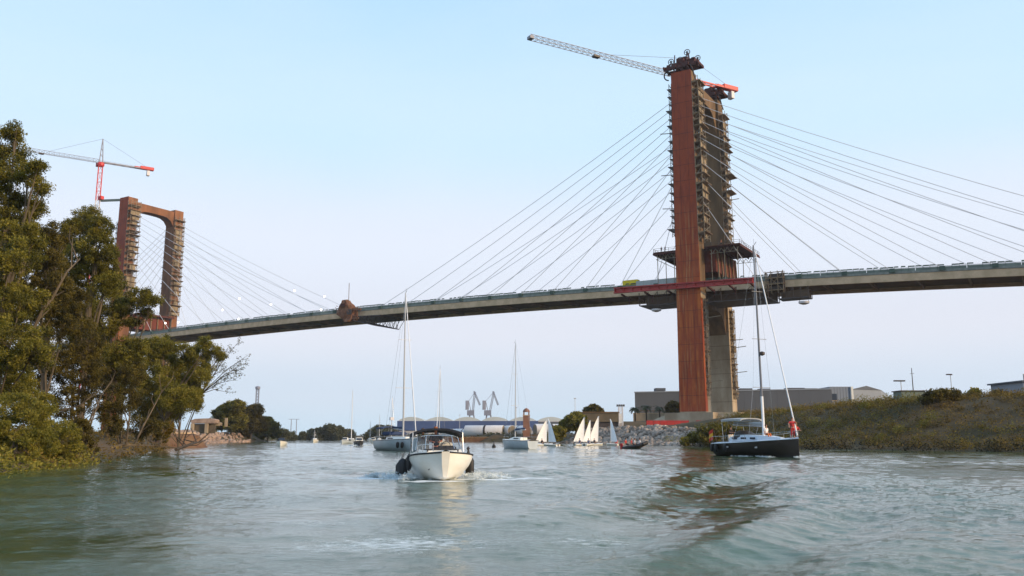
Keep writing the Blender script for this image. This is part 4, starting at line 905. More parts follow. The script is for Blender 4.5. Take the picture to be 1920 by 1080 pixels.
# bushes and trees on the right bank
RBL = [(1745, 128, [(1752, 742, 13), (1738, 748, 9), (1768, 741, 12), (1785, 741, 9)], 'leafdark', 'dark round bush on the crest of the right bank, left of the small shrubs'),
       (1794, 130, [(1793, 738, 7), (1790, 748, 10)], 'leafdark', 'small upright dark bush right beside the dark round one on the crest'),
       (1826, 135, [(1827, 736, 7), (1822, 742, 8)], 'leaf', 'small grey-green shrub on the crest between the dark bushes and the blue grey building'),
       (1870, 135, [(1875, 739, 6), (1865, 742, 6)], 'leafdark', 'tiny shrub on the crest nearest the blue grey building'),
       (1112, 262, [(1113, 768, 9), (1105, 772, 8), (1122, 772, 8)], 'leafdark', 'dark bush behind the low brown wall beside the floodlight mast'),
       (1262, 285, [(1262, 762, 9), (1272, 765, 9), (1255, 768, 7)], 'leafdark', 'dark ragged tree at the left foot of the near pylon'),
       (1080, 236, [(1082, 780, 8), (1070, 788, 10), (1060, 798, 11), (1048, 808, 11), (1036, 817, 9), (1090, 788, 9), (1045, 820, 7), (1074, 800, 8)], 'leafolive', 'olive green bush running down the slope left of the brown wall'),
       (1310, 158, [(1340, 808, 14), (1318, 815, 14), (1300, 822, 10), (1360, 806, 14), (1335, 825, 12), (1285, 828, 6), (1380, 815, 14)], 'scrubgreen', 'green bush on the waterline between the rocks and the black sailing yacht')]
for i, (px, Y, lob, lf, lab) in enumerate(RBL):
    tree('bank_bush', lab, gpt(px, Y), plobes(Y, lob, 1.5, 80+i), lf, 180+i, .1, 60, .0042*Y**.95, 1.3 if Y < 200 else 1.5, 'bush', 'bushes on the right bank', stems=3, clump=.5+Y*.002, droop=0)
# palms in front of the warehouse
def palm(base, h, seed):
    rnd = random.Random(seed); t = empty('palm_tree', base, 0); MB().path([(0, 0, -.5), (.1, 0, h*.5), (0, 0, h)], .28, 7, .2).build('trunk', M['barkdark'], t, smooth=True)
    mb = MB()
    for k in range(22):
        a = rnd.uniform(0, 6.28); up = rnd.uniform(-.3, .9); L = rnd.uniform(1.6, 2.4); pts = []
        for j in range(5): u = j/4; pts.append(Vector((math.cos(a)*L*u, math.sin(a)*L*u, h+L*(up*u-.75*u*u))))
        sd_ = Vector((-math.sin(a), math.cos(a), 0)); vs = []
        for j, p_ in enumerate(pts): w = .34*math.sin(math.pi*(j+.6)/5.2); vs += [p_-sd_*w+Vector((0, 0, -.15)), p_, p_+sd_*w+Vector((0, 0, -.15))]
        mb.add(vs, [(3*j+q, 3*j+q+1, 3*j+q+4, 3*j+q+3) for j in range(4) for q in (0, 1)])
    o = mb.build('fronds', M['palmleaf'], t); return t
M['palmleaf'] = mat('palm_frond', (.03, .04, .015), .7, (.07, .075, .03), 1)
for i, (px, py, lab) in enumerate(((1190, 765, 'small palm at the left corner of the warehouse'), (1211, 762, 'palm in the middle of the row before the warehouse'), (1236, 763, 'palm nearest the ragged tree by the near pylon'))):
    v = at(px, py, 290); b = gz(v.x, 290); t = palm((v.x, 290, b), v.z-b, 7+i); tag(t, lab, 'palm', 'palms in front of the grey warehouse')
# scrub covering the right bank (nobody could count it)
def scatter(n, xr, yr, cond, seed):
    r = np.random.RandomState(seed); x = r.uniform(*xr, n); y = r.uniform(*yr, n); d = river_sd(x, y); k = cond(x, y, d); x, y, d = x[k], y[k], d[k]
    return np.stack([x, y, ground_z(x, y)], 1), d
def scrub(name, label, n, xr, yr, cond, seed, m, per, size, rad, droop=0, cat='scrub', squash=.8):
    P_, d = scatter(n, xr, yr, cond, seed); r = np.random.RandomState(seed); rd = r.uniform(rad[0], rad[1], len(P_)); P_[:, 2] += rd*.25
    dist = np.hypot(P_[:, 0], P_[:, 1]); V, Fq, tn = leaf_cloud(P_, rd, per, size, seed, squash=squash, droop=droop)
    tag(npmesh(name, V, Fq, M[m], None, tn), label, cat, kind='stuff')
pn1 = lambda x, y: vnoise(x, y, 14, 31)
scrub('overhanging_foliage', 'olive foliage hanging over the water at the lower left', 2600, (-60, -18), (14, 62), lambda x, y, d: (d > -1.6) & (d < 4), 309, 'leafolive', 44, .20, (.4, 1.1), .2, 'foliage')
scrub('dry_scrub', 'dry brown and ochre scrub covering the slope of the right bank', 26000, (20, 190), (70, 250), lambda x, y, d: (d > 1.5) & (d < 50) & (x > 24) & ~((y > 168) & (x < 52) & (d < 8)) & ~((y > 192) & (x < 80)), 301, 'scrub', 34, .26, (.5, 1.5))
scrub('green_scrub', 'green scrub patches on the slope of the right bank', 13000, (20, 190), (70, 250), lambda x, y, d: (d > .3) & (d < 34) & (x > 24) & ((pn1(x, y) > -.05) | (d < 8)) & (d > 2.6) & ~((y > 164) & (x < 52) & (d < 9)) & ~((y > 196) & (x < 80)), 302, 'scrubgreen', 40, .27, (.5, 1.6))
scrub('bank_shrubs', 'larger olive and brown shrub clumps dotted over the right bank slope', 420, (30, 190), (70, 250), lambda x, y, d: (d > 3) & (d < 34) & ~((y > 190) & (x < 80)), 313, 'leafolive', 420, .24, (.9, 2.0))
scrub('waterside_reeds', 'dark overhanging reeds, shade in their colour, along the right waterline', 5200, (28, 120), (40, 172), lambda x, y, d: (d > -.9) & (d < 3.4), 303, 'reedshade', 44, .34, (1.0, 1.9), .2)
scrub('bank_undergrowth', 'undergrowth under the trees of the left bank', 6000, (-120, -18), (10, 230), lambda x, y, d: (d > -.6) & (d < 16), 304, 'scrub', 30, .26, (.4, 1.2))
scrub('yellow_grass', 'yellow dry grass along the crest of the right bank', 2600, (40, 190), (95, 230), lambda x, y, d: (d > 22) & (d < 40) & (x > 40), 305, 'leafyellow', 20, .38, (.3, .7))
scrub('far_bank_grass', 'low grass along the far banks', 5000, (-190, 60), (240, 640), lambda x, y, d: (d > 0) & (d < 14) & (x < 24), 306, 'leaffar', 12, .9, (.5, 1.1))
# rip-rap
def rocks(name, label, n, xr, yr, cond, seed, m, sz):
    P_, d = scatter(n, xr, yr, cond, seed); r = np.random.RandomState(seed); V = []; Fq = []
    base = np.array([(-1,-1,-1),(1,-1,-1),(1,1,-1),(-1,1,-1),(-1,-1,1),(1,-1,1),(1,1,1),(-1,1,1)], float)*.5
    fc = np.array([(0,3,2,1),(4,5,6,7),(0,1,5,4),(1,2,6,5),(2,3,7,6),(3,0,4,7)])
    for i, p_ in enumerate(P_):
        s_ = r.uniform(*sz); b_ = base*np.array([1, r.uniform(.6, 1), r.uniform(.5, .9)])*s_; b_ = b_*(1+r.uniform(-.3, .15, b_.shape)); b_[4:, :2] *= .7
        e_ = Euler(tuple(r.uniform(-.6, .6, 2))+(r.uniform(0, 6.28),)).to_matrix(); b_ = b_ @ np.array(e_).T
        V.append(b_+p_+np.array([0, 0, s_*.15])); Fq.append(fc+8*i)
    tag(npmesh(name, np.concatenate(V), np.concatenate(Fq), M[m]), label, 'rocks', kind='stuff')
rocks('riprap', 'heap of pale broken rocks along the waterline below the near pylon', 7000, (10, 60), (160, 248), lambda x, y, d: (d > -1.2) & (d < 11) & (x > 12) & (x < 50) & (y > 172), 311, 'rock', (.5, 1.4))
rocks('riprap_point', 'slope of pinkish grey rocks at the stony point on the left bank', 2600, (-140, -70), (225, 345), lambda x, y, d: (d > -1) & (d < 12), 312, 'rockpink', (.7, 1.6))
# ------------------------------------------------------------------ construction ground round the near pylon
c = B(0, 10, 0)
t = empty('concrete_plinth', (c.x-2, c.y-8, 0), BR, 'sloping grey concrete plinth at the foot of the near pylon', 'plinth')
z0 = 7.6
MB().loft([[(-24, -9, z0-4.5), (21, -9, z0-4.5), (19, 30, z0-2.5), (-19, 30, z0-2.5)], [(-11, -4, z0+1.0), (13, -4, z0+1.0), (13, 20, z0+1.0), (-11, 20, z0+1.0)]]).build('apron', M['concrete'], t)
MB().box((1, 7, z0+1.25), (22, 22, .5)).build('slab', M['deck_conc'], t)
a = at(1212, 796, 222); b = at(1332, 796, 222)
t = empty('red_hoarding', (a.x, a.y, 0), 0, 'long low bright red hoarding on the bank in front of the near pylon', 'hoarding')
L = b.x-a.x; zb = a.z-.1; n = 9
for k in range(n):
    if k in (6,): continue
    MB().box((L*(k+.5)/n, 0, zb+.55), (L/n-.08, .12, 1.15)).build('panel', M['red'], t)
mb = MB()
for k in range(n+1): mb.bar((L*k/n, .12, zb-2.5), (L*k/n, .12, zb+1.1), .1)
mb.build('post', M['blacksteel'], t)
t = empty('low_wall', at(1190, 776, 300), 0, 'low pale wall below the palms left of the near pylon', 'wall')
MB().box((7, 0, -1.6), (15, .4, 3.4)).build('wall', M['concrete'], t); MB().box((7, 0, .2), (15.3, .6, .2)).build('coping', M['deck_conc'], t)
v = at(1087, 781, 250); t = empty('retaining_wall', (v.x, v.y, v.z), 0, 'dark brown concrete wall on the bank above the white sails', 'wall')
w = at(1160, 781, 250).x-v.x; MB().box((w/2, 0, -.2), (w, 1.2, 2.6)).build('wall', M['wallbrown'], t); MB().box((w/2, -.1, 1.2), (w+.3, 1.6, .28)).build('coping', M['concrete_brown'], t)
MB().box((w/2, .3, -2.4), (w*.96, .8, 2.0)).build('footing', M['blacksteel'], t)
v = at(1164, 789, 250); t = empty('floodlight_mast', v, 0, 'short white lattice mast with dark floodlights beside the brown wall', 'floodlight')
mb = MB(); lattice(mb, (0, 0, -1.5), (0, 0, 4.0), 1.1, 6, th=.2); mb.build('mast', M['cranewhite'], t)
MB().box((0, -.1, .6), (1.0, .9, 2.6)).build('cabinet', M['white'], t, bevel=.04)
for x in (-.9, -.3, .3, .9): MB().box((x, -.3, 4.4), (.5, .35, .45)).build('floodlight', M['blacksteel'], t)
MB().bar((-1.2, 0, 4.1), (1.2, 0, 4.1), .12).build('crossarm', M['blacksteel'], t)
# ------------------------------------------------------------------ big grey warehouse
Y0 = 345; a = at(1190, 735, Y0); e1 = at(1552, 725, Y0+4)
t = empty('warehouse', (a.x, a.y, 0), 0, 'huge flat-roofed grey warehouse behind the near pylon', 'warehouse')
L = e1.x-a.x; zt = a.z
MB().prism([(0, 0, 0), (L, 0, 0), (L, 0, zt+1.3), (0, 0, zt)], (0, 0, 0), (11, 60, 0)).build('wall', M['wallgrey'], t)
mb = MB()
for k in range(1, 18): mb.box((L*k/18, -.015, zt/2+.2), (.12, .04, zt-.6))
mb.build('panel_joint', M['wallgrey'], t)
MB().prism([(-.2, -.25, zt-.3), (L+.2, -.25, zt+1.0), (L+.2, -.25, zt+1.42), (-.2, -.25, zt+.12)], (0, 0, 0), (0, .5, 0)).build('parapet', M['wallblue'], t)
for k in range(5): MB().box((L*.12+k*L*.19, -.06, 2.6), (4.2, .12, 4.4)).build('loading_door', M['wallblue'], t)
MB().box((L/2, -.05, zt*.62), (L-.6, .08, .35)).build('gutter_band', M['girder'], t)
for x, w_, h_ in ((12, 4, .55), (L*.60, 5, .5), (L*.70, 4, .45), (L*.86, 7, .6), (L*.94, 5, .5)): MB().box((x, 12, zt+h_+1), (w_, 5, 2*h_)).build('roof_unit', M['wallgrey'], t)
t2 = empty('warehouse_annex', (e1.x, e1.y-2, 0), 0, 'blue grey annex with one dark window at the right end of the warehouse', 'building')
e2 = at(1594, 725, Y0+2).x-e1.x; h2 = at(1594, 725, Y0+2).z
MB().box((e2/2, 15, h2/2), (e2, 30, h2)).build('wall', M['wallblue'], t2)
wf = MB().box((e2*.18, -.05, at(1556, 744, Y0).z), (e2*.28, .15, 2.6)).build('window', M['darkwin'], t2); MB().box((e2*.18, -.14, at(1556, 744, Y0).z-1.4), (e2*.3, .2, .2)).build('sill', M['deck_conc'], wf)
MB().box((e2+.5, -.2, h2/2), (.8, .8, h2)).build('corner_post', M['white'], t2)
mb = MB()
for k in range(7): mb.box((e2*(k+.5)/7, -.03, h2*.5), (.1, .06, h2-.5))
mb.build('panel_joint', M['wallgrey'], t2)
p1 = at(1598, 730, 350); p2 = at(1642, 744, 470)
t3 = empty('long_shed', (p1.x, p1.y, 0), 0, 'pale long shed receding behind the right end of the warehouse annex', 'shed')
MB().loft([[(0, 0, 0), (0, 0, p1.z), (14, 6, p1.z), (14, 6, 0)], [(p2.x-p1.x, p2.y-p1.y, 0), (p2.x-p1.x, p2.y-p1.y, p1.z), (p2.x-p1.x+14, p2.y-p1.y+6, p1.z), (p2.x-p1.x+14, p2.y-p1.y+6, 0)]]).build('wall', M['wallblue'], t3)
MB().loft([[(-.3, -.3, p1.z+.02), (14, 5.7, p1.z+.02), (7, 3, p1.z+1.6)], [(p2.x-p1.x, p2.y-p1.y, p1.z+.02), (p2.x-p1.x+14, p2.y-p1.y+6, p1.z+.02), (p2.x-p1.x+7, p2.y-p1.y+3, p1.z+1.6)]]).build('roof', M['wallgrey'], t3)
p = at(1909, 716, 175); t = empty('control_building', (p.x, p.y, 0), 0, 'blue grey building cut off by the right edge of the photo', 'building')
MB().box((9, 6, p.z/2), (16, 12, p.z)).build('wall', M['wallblue'], t); MB().box((9, 6, p.z+.16), (17, 13, .3)).build('roof', M['wallgrey'], t); MB().bar((1.2, 0, p.z), (1.2, 0, p.z+1.6), .12).build('antenna', M['blacksteel'], t)
p = at(1690, 736, 140); t = empty('site_cabin', (p.x, p.y, 0), 0, 'low green-grey hut on the crest left of the dark round bush', 'hut')
w = at(1735, 736, 140).x-p.x; g = gz(p.x+1, p.y); MB().box((w/2, 1.5, (p.z+g)/2-.4), (w, 3, p.z-g+1.2)).build('wall', M['green_rail'], t); MB().box((w/2, 1.5, p.z+.28), (w+.4, 3.4, .14)).build('roof', M['girder'], t)
for px, pt, Y, head, lab in ((1689, 715, 150, 1, 'street lamp with a flat dark head above the green-grey hut'), (1709, 690, 165, 0, 'tall bare mast between the two street lamps'), (1782, 703, 165, 1, 'street lamp above the dark round bush on the crest')):
    p = at(px, pt, Y); g = gz(p.x, p.y); t = empty('street_lamp' if head else 'thin_mast', (p.x, p.y, g), 0, lab, 'street lamp' if head else 'mast', 'lamps and masts on the right bank crest')
    h = p.z-g; MB().tube((0, 0, -.3), (0, 0, h), .1 if head else .13, .06).build('pole', M['alu'] if head else M['blacksteel'], t)
    if head: MB().box((-.25, 0, h+.08), (1.9 if Y == 150 else 1.0, .6, .22)).build('lamp_head', M['blacksteel'], t, bevel=.05); MB().bar((-.7, 0, h), (.5, 0, h), .09).build('arm', M['alu'], t)
    else: MB().bar((-.4, 0, h*.86), (.4, 0, h*.86), .06).build('crossarm', M['blacksteel'], t)
# ------------------------------------------------------------------ industrial shore at the far end
p0 = at(745, 789, 640); p1 = at(1066, 787, 600)
t = empty('blue_factory', (p0.x, p0.y, 0), 0, 'very long low blue industrial hall with a pale roof across the far shore', 'factory')
L = p1.x-p0.x; zt = p0.z
MB().box((L/2, 20, zt/2+1.3), (L, 40, zt-2.6)).build('lower_wall', M['roofpale'], t); MB().box((L*.42, -.25, zt*.74), (L*.84, 1.0, zt*.5)).build('blue_band', M['bluebld'], t)
MB().box((L*.92, -.25, zt*.70), (L*.158, 1.0, zt*.5)).build('dark_band', M['wallgrey'], t)
for k in range(6):
    a = L*k/6; n = 8; pts = [(a+.3, 0, zt)]+[(a+L/6*i/n, 0, zt+.3+2.6*math.sin(math.pi*i/n)) for i in range(1, n)]+[(a+L/6-.3, 0, zt)]
    MB().prism(pts, (0, 0, 0), (0, 38, 0)).build('roof', M['whiteroof'], t)
for k in range(9): MB().box((L*(k+.5)/9, -.8, 3.2), (5, .3, 4.0)).build('gate', M['wallblue'], t)
# wind-tower tube sections lying on the quay
def tube_sec(px, py, Y, r, L, ang, lab, cov=True):
    p = at(px, py, Y); t = empty('tube_section', (p.x, p.y, p.z), R(ang), lab, 'tube section', 'white tube sections lying on the quay')
    MB().lathe([(r*.98, 0), (r, .1), (r, L-.1), (r*.98, L)], (0, 0, 0), 28, 'x').build('shell', M['pipe'], t, smooth=True)
    if cov: MB().lathe([(.05, -.06), (r*.94, -.05), (r*.94, -.005)], (0, 0, 0), 28, 'x').build('end_cover', M['pipeend'], t)
    MB().lathe([(r*1.03, L*.45), (r*1.03, L*.5)], (0, 0, 0), 28, 'x').build('band', M['blacksteel'], t, smooth=True)
    for x in (L*.2, L*.8): MB().box((x, 0, -r-.2), (1.2, r*1.4, 1.3)).build('cradle', M['girder'], t)
for a_ in ((988, 808, 368, 2.3, 15, 112, 'rightmost white tube section on the quay, brown round end facing the river'), (961, 808, 372, 2.3, 15, 114, 'white tube section left of the rightmost, brown round end facing the river'), (944, 808, 374, 2.4, 17, 165, 'long white tube section with a black band in the middle of the quay'), (887, 812, 395, 2.0, 14, 128, 'short white tube section with a brown end left of the banded one'), (903, 812, 400, 1.9, 12, 30, 'grey-shaded tube section between the banded one and the short ones'), (868, 812, 405, 1.9, 11, 160, 'leftmost white tube section on the quay, black band at its end'), (1003, 806, 385, 2.6, 16, 20, 'tube section behind the white sails, its pale side to the river')):
    tube_sec(*a_)
t = empty('quay_block', at(893, 825, 356), 0, 'low flat brown quay edge block in front of the tube sections', 'quay block')
MB().box((9, 4, -.3), (44, 5, 2.8)).build('wall', M['earth'], t); MB().box((9, 4, 1.16), (45, 5.4, .12)).build('coping', M['deck_conc'], t)
p = at(987, 803, 352); t = empty('brick_tower', (p.x, p.y, 2), 0, 'narrow brown brick tower with an arched belfry above the quay', 'tower')
zt = at(987, 768, 352).z-2
MB().box((0, 0, zt*.38), (2.7, 2.7, zt*.78)).build('shaft', M['brick'], t)
for x in (-1.0, 1.0):
    for y in (-1.0, 1.0): MB().box((x, y, zt*.84), (.5, .5, zt*.14)).build('belfry_post', M['brick'], t)
MB().lathe([(1.45, zt*.91), (1.3, zt*.97), (.7, zt*1.03), (.1, zt*1.06)], (0, 0, 0), 12).build('dome', M['brick'], t, smooth=True); MB().box((0, 0, zt*.785), (3.0, 3.0, .25)).build('cornice', M['deck_conc'], t)
def port_crane(px, lab, s=1, jx=-5):
    p = at(px, 815, 860); t = empty('port_crane', (p.x, p.y, 3), 0, lab, 'port crane', 'port cranes beyond the blue hall'); k = 1.0
    mb = MB()
    for x in (-4, 4): mb.bar((x*1.2, 0, 0), (x*.5, 0, 20), 1.0); mb.bar((x*1.2, 6, 0), (x*.5, 3, 20), 1.0)
    mb.bar((-5, 0, 10), (5, 0, 10), .8); mb.build('portal', M['cranegrey'], t)
    MB().box((-1, 1, 22.5), (7, 5, 5)).build('machine_house', M['cranegrey'], t); MB().box((-4.5, 1, 30), (3, 3, 9), .2).build('counterweight', M['cranegrey'], t)
    mb = MB(); lattice(mb, (1, 1, 22), (6+jx, 1, 43), 1.6, 8, th=.4); mb.bar((-3, 1, 34), (6+jx, 1, 43), .3); mb.bar((-1, 1, 25), (-3, 1, 34), .6); mb.build('jib', M['cranegrey'], t)
    mb = MB(); lattice(mb, (5.2+jx, 1, 43.5), (10+jx*.6, 1, 30), 1.3, 6, th=.5); mb.build('fly_jib', M['cranegrey'], t)
port_crane(884, 'left grey harbour crane with folded jib above the blue hall', jx=-3); port_crane(916, 'right grey harbour crane with a wider open jib above the blue hall', jx=-1)
p = at(479, 815, 780); t = empty('lattice_mast', (p.x, p.y, 2), 0, 'tall hazy mast with a round head behind the dense left bank trees', 'mast')
h = at(479, 724, 780).z-2; mb = MB(); lattice(mb, (0, 0, 0), (0, 0, h-2), 2.2, 16, th=.35); mb.build('shaft', M['cranegrey'], t); MB().lathe([(.6, h-3), (2.2, h-2.4), (2.2, h-.6), (.8, h)], (0, 0, 0), 12).build('head', M['cranegrey'], t, smooth=True)
for px, lab in ((545, 'left one of the twin hazy power poles over the far trees'), (555, 'right one of the twin hazy power poles over the far trees')):
    p = at(px, 818, 700); h = at(px, 786, 700).z-2; t = empty('power_pole', (p.x, p.y, 2), 0, lab, 'power pole', 'twin power poles'); MB().tube((0, 0, 0), (0, 0, h), .4, .25).build('pole', M['cranegrey'], t); MB().bar((-2.2, 0, h), (2.2, 0, h), .3).build('crossarm', M['cranegrey'], t)
for px, pt, Y, lab in ((968, 764, 420, 'thin pale lamp post on the quay left of the brick tower'), (1078, 747, 330, 'thin mast rising above the olive slope bush'), (862, 778, 500, 'small thin post left of the harbour cranes')):
    p = at(px, pt, Y); t = empty('quay_post', (p.x, p.y, 2), 0, lab, 'post', 'thin posts on the far quay'); h = p.z-2; MB().tube((0, 0, 0), (0, 0, h), .14, .09).build('pole', M['alu'], t); MB().box((0, 0, h), (.9, .4, .3)).build('head', M['alu'], t)
# concrete ruins on the left stony point
p = at(352, 790, 258); t = empty('concrete_shelter', (p.x, p.y, p.z), 0, 'pale flat concrete shelter on the stony point of the left bank', 'shelter')
MB().prism([(1, 0, -.6), (8, 0, -.6), (8.2, 0, .5), (6.5, 0, .9), (2.2, 0, .75), (.8, 0, .3)], (0, 0, 0), (0, 4, 0)).build('roof_block', M['rockpink'], t, bevel=.15)
for x in (1.4, 5.6): MB().box((x, .2, -2.0), (.9, .7, 2.8)).build('pillar', M['concrete'], t)
MB().box((4.6, 1.2, -2.1), (6.6, .4, 2.8)).build('back_wall', M['wallbrown'], t)
p = at(385, 788, 262); t = empty('ruined_wall', (p.x, p.y, p.z), 0, 'low broken pale wall right of the concrete shelter', 'wall')
MB().prism([(0, 0, 0), (5, 0, 0), (5, 0, .8), (4.2, 0, 1.1), (3.8, 0, .5), (1, 0, .9), (0, 0, .4)], (0, 0, -1.6), (0, .6, 0)).build('wall', M['concrete'], t)
MB().box((6.2, .2, -.6), (.7, .7, 2.6)).build('pillar', M['concrete'], t)
p = at(330, 812, 150); t = empty('earth_mound', (p.x, p.y, 0), 0, 'red brown earth mound with a flat pale top at the waterline beyond the thicket', 'mound')
rg = []
for z, rx, ry in ((-.6, 5.4, 6), (.7, 4.4, 5), (1.5, 4.0, 4.4), (2.0, 3.8, 4.0), (2.4, 2.6, 2.5)): rg.append([(rx*math.cos(a)*(1+.08*math.sin(5*a+z)), ry*math.sin(a)*(1+.06*math.sin(3*a)), z) for a in np.linspace(0, 6.283, 25)[:-1]])
MB().loft(rg).build('soil', M['earth'], t, smooth=True); MB().loft([[(3.3*math.cos(a), 2.8*math.sin(a), z) for a in np.linspace(0, 6.283, 15)[:-1]] for z in (2.3, 2.5)]).build('cap', M['deck_conc'], t)
# ------------------------------------------------------------------ boats (local +x is the bow, waterline at z = 0)
def hull_parts(t, L, Bm, fb_a, fb_f, dr, m, mdeck, stern=.82, rake=.06, full=.42, pw=2.0, camber=.06, n=18, cockpit=None, flare=.12, chine=False, rub=None, bmin=.015):
    rings = []; sheer = []
    for i in range(n+1):
        u = i/n; x = -L/2+L*u
        if u < full: b = Bm/2*(stern+(1-stern)*math.sin(math.pi/2*u/full))
        else: b = Bm/2*(1-((u-full)/(1-full))**pw)
        b = max(b, bmin); s = fb_a+(fb_f-fb_a)*u**1.6; kz = -dr*(1-u**5*1.0); xr = rake*L*(u**4)
        pts = []
        prof = ((1, 1, 1), (.985, .8, .9), (.93-.1*flare*u, .5, .6), (.86-flare*u*1.5, .22, .35), (.66-flare*u, 0, .15), (.36, -.5, .05), (0, -1, 0))
        if chine: prof = ((1, 1, 1), (.99, .8, .9), (.96-.1*u, .5, .6), (.90-.22*u, .25, .35), (.84-.30*u, .05, .15), (.45-.1*u, -.45, .05), (0, -1, 0))
        for w, zz, xx in prof:
            z = s*zz if zz >= 0 else -kz*zz*1.0
            pts.append((x+xr*(xx-.4), b*w, z))
        ring = [(p[0], -p[1], p[2]) for p in pts[:-1]]+[pts[-1]]+[p for p in reversed(pts[:-1])]
        rings.append(ring); sheer.append((pts[0][0], b, s))
    mb = MB(); mb.loft(rings, caps=False, closed=False)
    k = len(rings[0]); mb.add(rings[0], [tuple(range(k))]); mb.add(rings[-1], [tuple(range(k))])
    h = mb.build('hull', M[m], t, smooth=True)
    mb = MB(); dr_ = []
    for (x, b, s) in sheer: dr_.append([(x, -b*.985, s-.01), (x, -b*.5, s+camber*.8), (x, 0, s+camber), (x, b*.5, s+camber*.8), (x, b*.985, s-.01)])
    mb.loft(dr_, caps=False, closed=False); mb.build('deck', M[mdeck], t, smooth=True)
    if rub:
        mb = MB()
        for sg in (-1, 1): mb.path([(x, sg*b*1.01, s-.03) for x, b, s in sheer], .035, 5)
        mb.bar((sheer[0][0], -sheer[0][1], sheer[0][2]-.03), (sheer[0][0], sheer[0][1], sheer[0][2]-.03), .06); mb.build('rubbing_strake', M[rub], t)
    return sheer
def fender(t, p, r=.13, L=.6, m='blackrub', label=None):
    f = MB().lathe([(.03, -L/2), (r*.7, -L*.42), (r, -L*.28), (r, L*.28), (r*.7, L*.42), (.03, L/2)], p, 10).build('fender', M[m], t, smooth=True)
    MB().tube((p[0], p[1], p[2]+L/2), (p[0], p[1]*.93, p[2]+L/2+.35), .012, n=4).build('rope', M['rope'], f)
    if label: f['label'] = label
    return f
def rail(t, pts, h, r=.018, posts=None, name='pulpit', m='steel'):
    mb = MB(); top = [(p[0], p[1], p[2]+h) for p in pts]; mb.path(top, r, 6)
    for p, q in zip(pts, top): mb.tube(p, q, r*.9, n=5)
    return mb.build(name, M[m], t, smooth=True)
def mast_rig(t, x, zb, H, L, r=.1, boom=None, furl=True, m='alu', spreaders=2, fore=None, aft=None, bw=1.4, sail_on_boom='navy'):
    mb = MB(); mb.tube((x, 0, zb), (x-.01*H, 0, H), r, r*.55, 8); q = mb.build('mast', M[m], t, smooth=True)
    mb = MB()
    for k in range(spreaders):
        z = zb+(H-zb)*(k+1)/(spreaders+1); w = bw*(.62-.12*k); mb.bar((x, -w, z), (x, w, z), .07, .04)
    mb.build('spreader', M[m], q)
    mb = MB(); mb.bar((x-.1, 0, H), (x+.25, 0, H+.25), .03); mb.tube((x-.1, 0, H), (x-.1, 0, H+.6), .012, n=4); mb.build('antenna', M['blacksteel'], q)
    mb = MB()
    for sg in (-1, 1):
        z = zb+(H-zb)/(spreaders+1); mb.tube((x-.3, sg*bw*.92, zb-.1), (x, sg*bw*.6, z), .012, n=4); mb.tube((x, sg*bw*.6, z), (x, 0, H*.98), .012, n=4)
    if aft is not None: mb.tube((aft, 0, zb-.2), (x-.01*H, 0, H), .012, n=4)
    mb.build('shroud', M['steel'], t)
    if fore is not None: mb = MB(); mb.tube((fore, 0, zb+.1), (x, 0, H*.97), .065 if furl else .014, .05 if furl else .014, 6); mb.build('furled_sail' if furl else 'forestay', M['sail' if furl else 'steel'], t, smooth=True)
    if boom:
        mb = MB(); mb.tube((x-.1, 0, zb+.95), (x-boom, 0, zb+1.12), .07, n=7); b = mb.build('boom', M['alu'], t, smooth=True)
        rings = []
        for k in range(9): u = k/8; rr = .16*(1-.5*u)+.02*math.sin(9*u); rings.append([(x-.15-(boom-.3)*u, rr*.8*math.cos(a), zb+1.16+.17*u+rr*math.sin(a)) for a in np.linspace(0, 6.283, 9)[:-1]])
        MB().loft(rings).build('stowed_sail', M[sail_on_boom], b, smooth=True)
def canopy(t, x0, x1, w, z, m, name='bimini', legs=None, crown=.22, lm='steel'):
    rings = []; n = 9
    for side in (0, 1):
        pass
    top = []; 
    for i in range(7):
        u = i/6; x = x0+(x1-x0)*u; row = []
        for j in range(11):
            a = -1+2*j/10; row.append((x, a*w/2, z-crown*abs(a)**2.6-.03*(2*u-1)**2))
        row += [(p[0], p[1]*.985, p[2]-.09-.10*(abs(p[1]) > w*.40)) for p in reversed(row)]
        top.append(row)
    q = MB().loft(top).build(name, M[m], t, smooth=True)
    if legs:
        mb = MB()
        for (xa, xb, zb) in legs:
            for sg in (-1, 1): mb.tube((xa, sg*w*.49, z-crown-.02), (xb, sg*w*.5, zb), .018, n=5)
        mb.build('canopy_frame', M[lm], q)
    return q
def foam_patch(label, loc, rz, blobs, seed, cat='spray'):
    "spray thrown up along a wash line: a cloud of tiny white flecks"
    r = np.random.RandomState(seed); C = []; RD = []
    for (x, y, w, l, h, ang) in blobs:
        n = int(110*l*w)+20; u = r.normal(0, .28, n)*l; v = r.normal(0, .25, n)*w
        C.append(np.stack([x+u*math.cos(ang)-v*math.sin(ang), y+u*math.sin(ang)+v*math.cos(ang), np.abs(r.normal(0, .35, n))*h], 1)); RD.append(r.uniform(.35, 1, n)*.16)
    V, Fq, tn = leaf_cloud(np.concatenate(C), np.concatenate(RD), 26, .045, seed, squash=.6)
    o = npmesh('spray', V, Fq, M['foam']); o.location = loc; o.rotation_euler = (0, 0, rz); tag(o, label, cat, kind='stuff'); return o
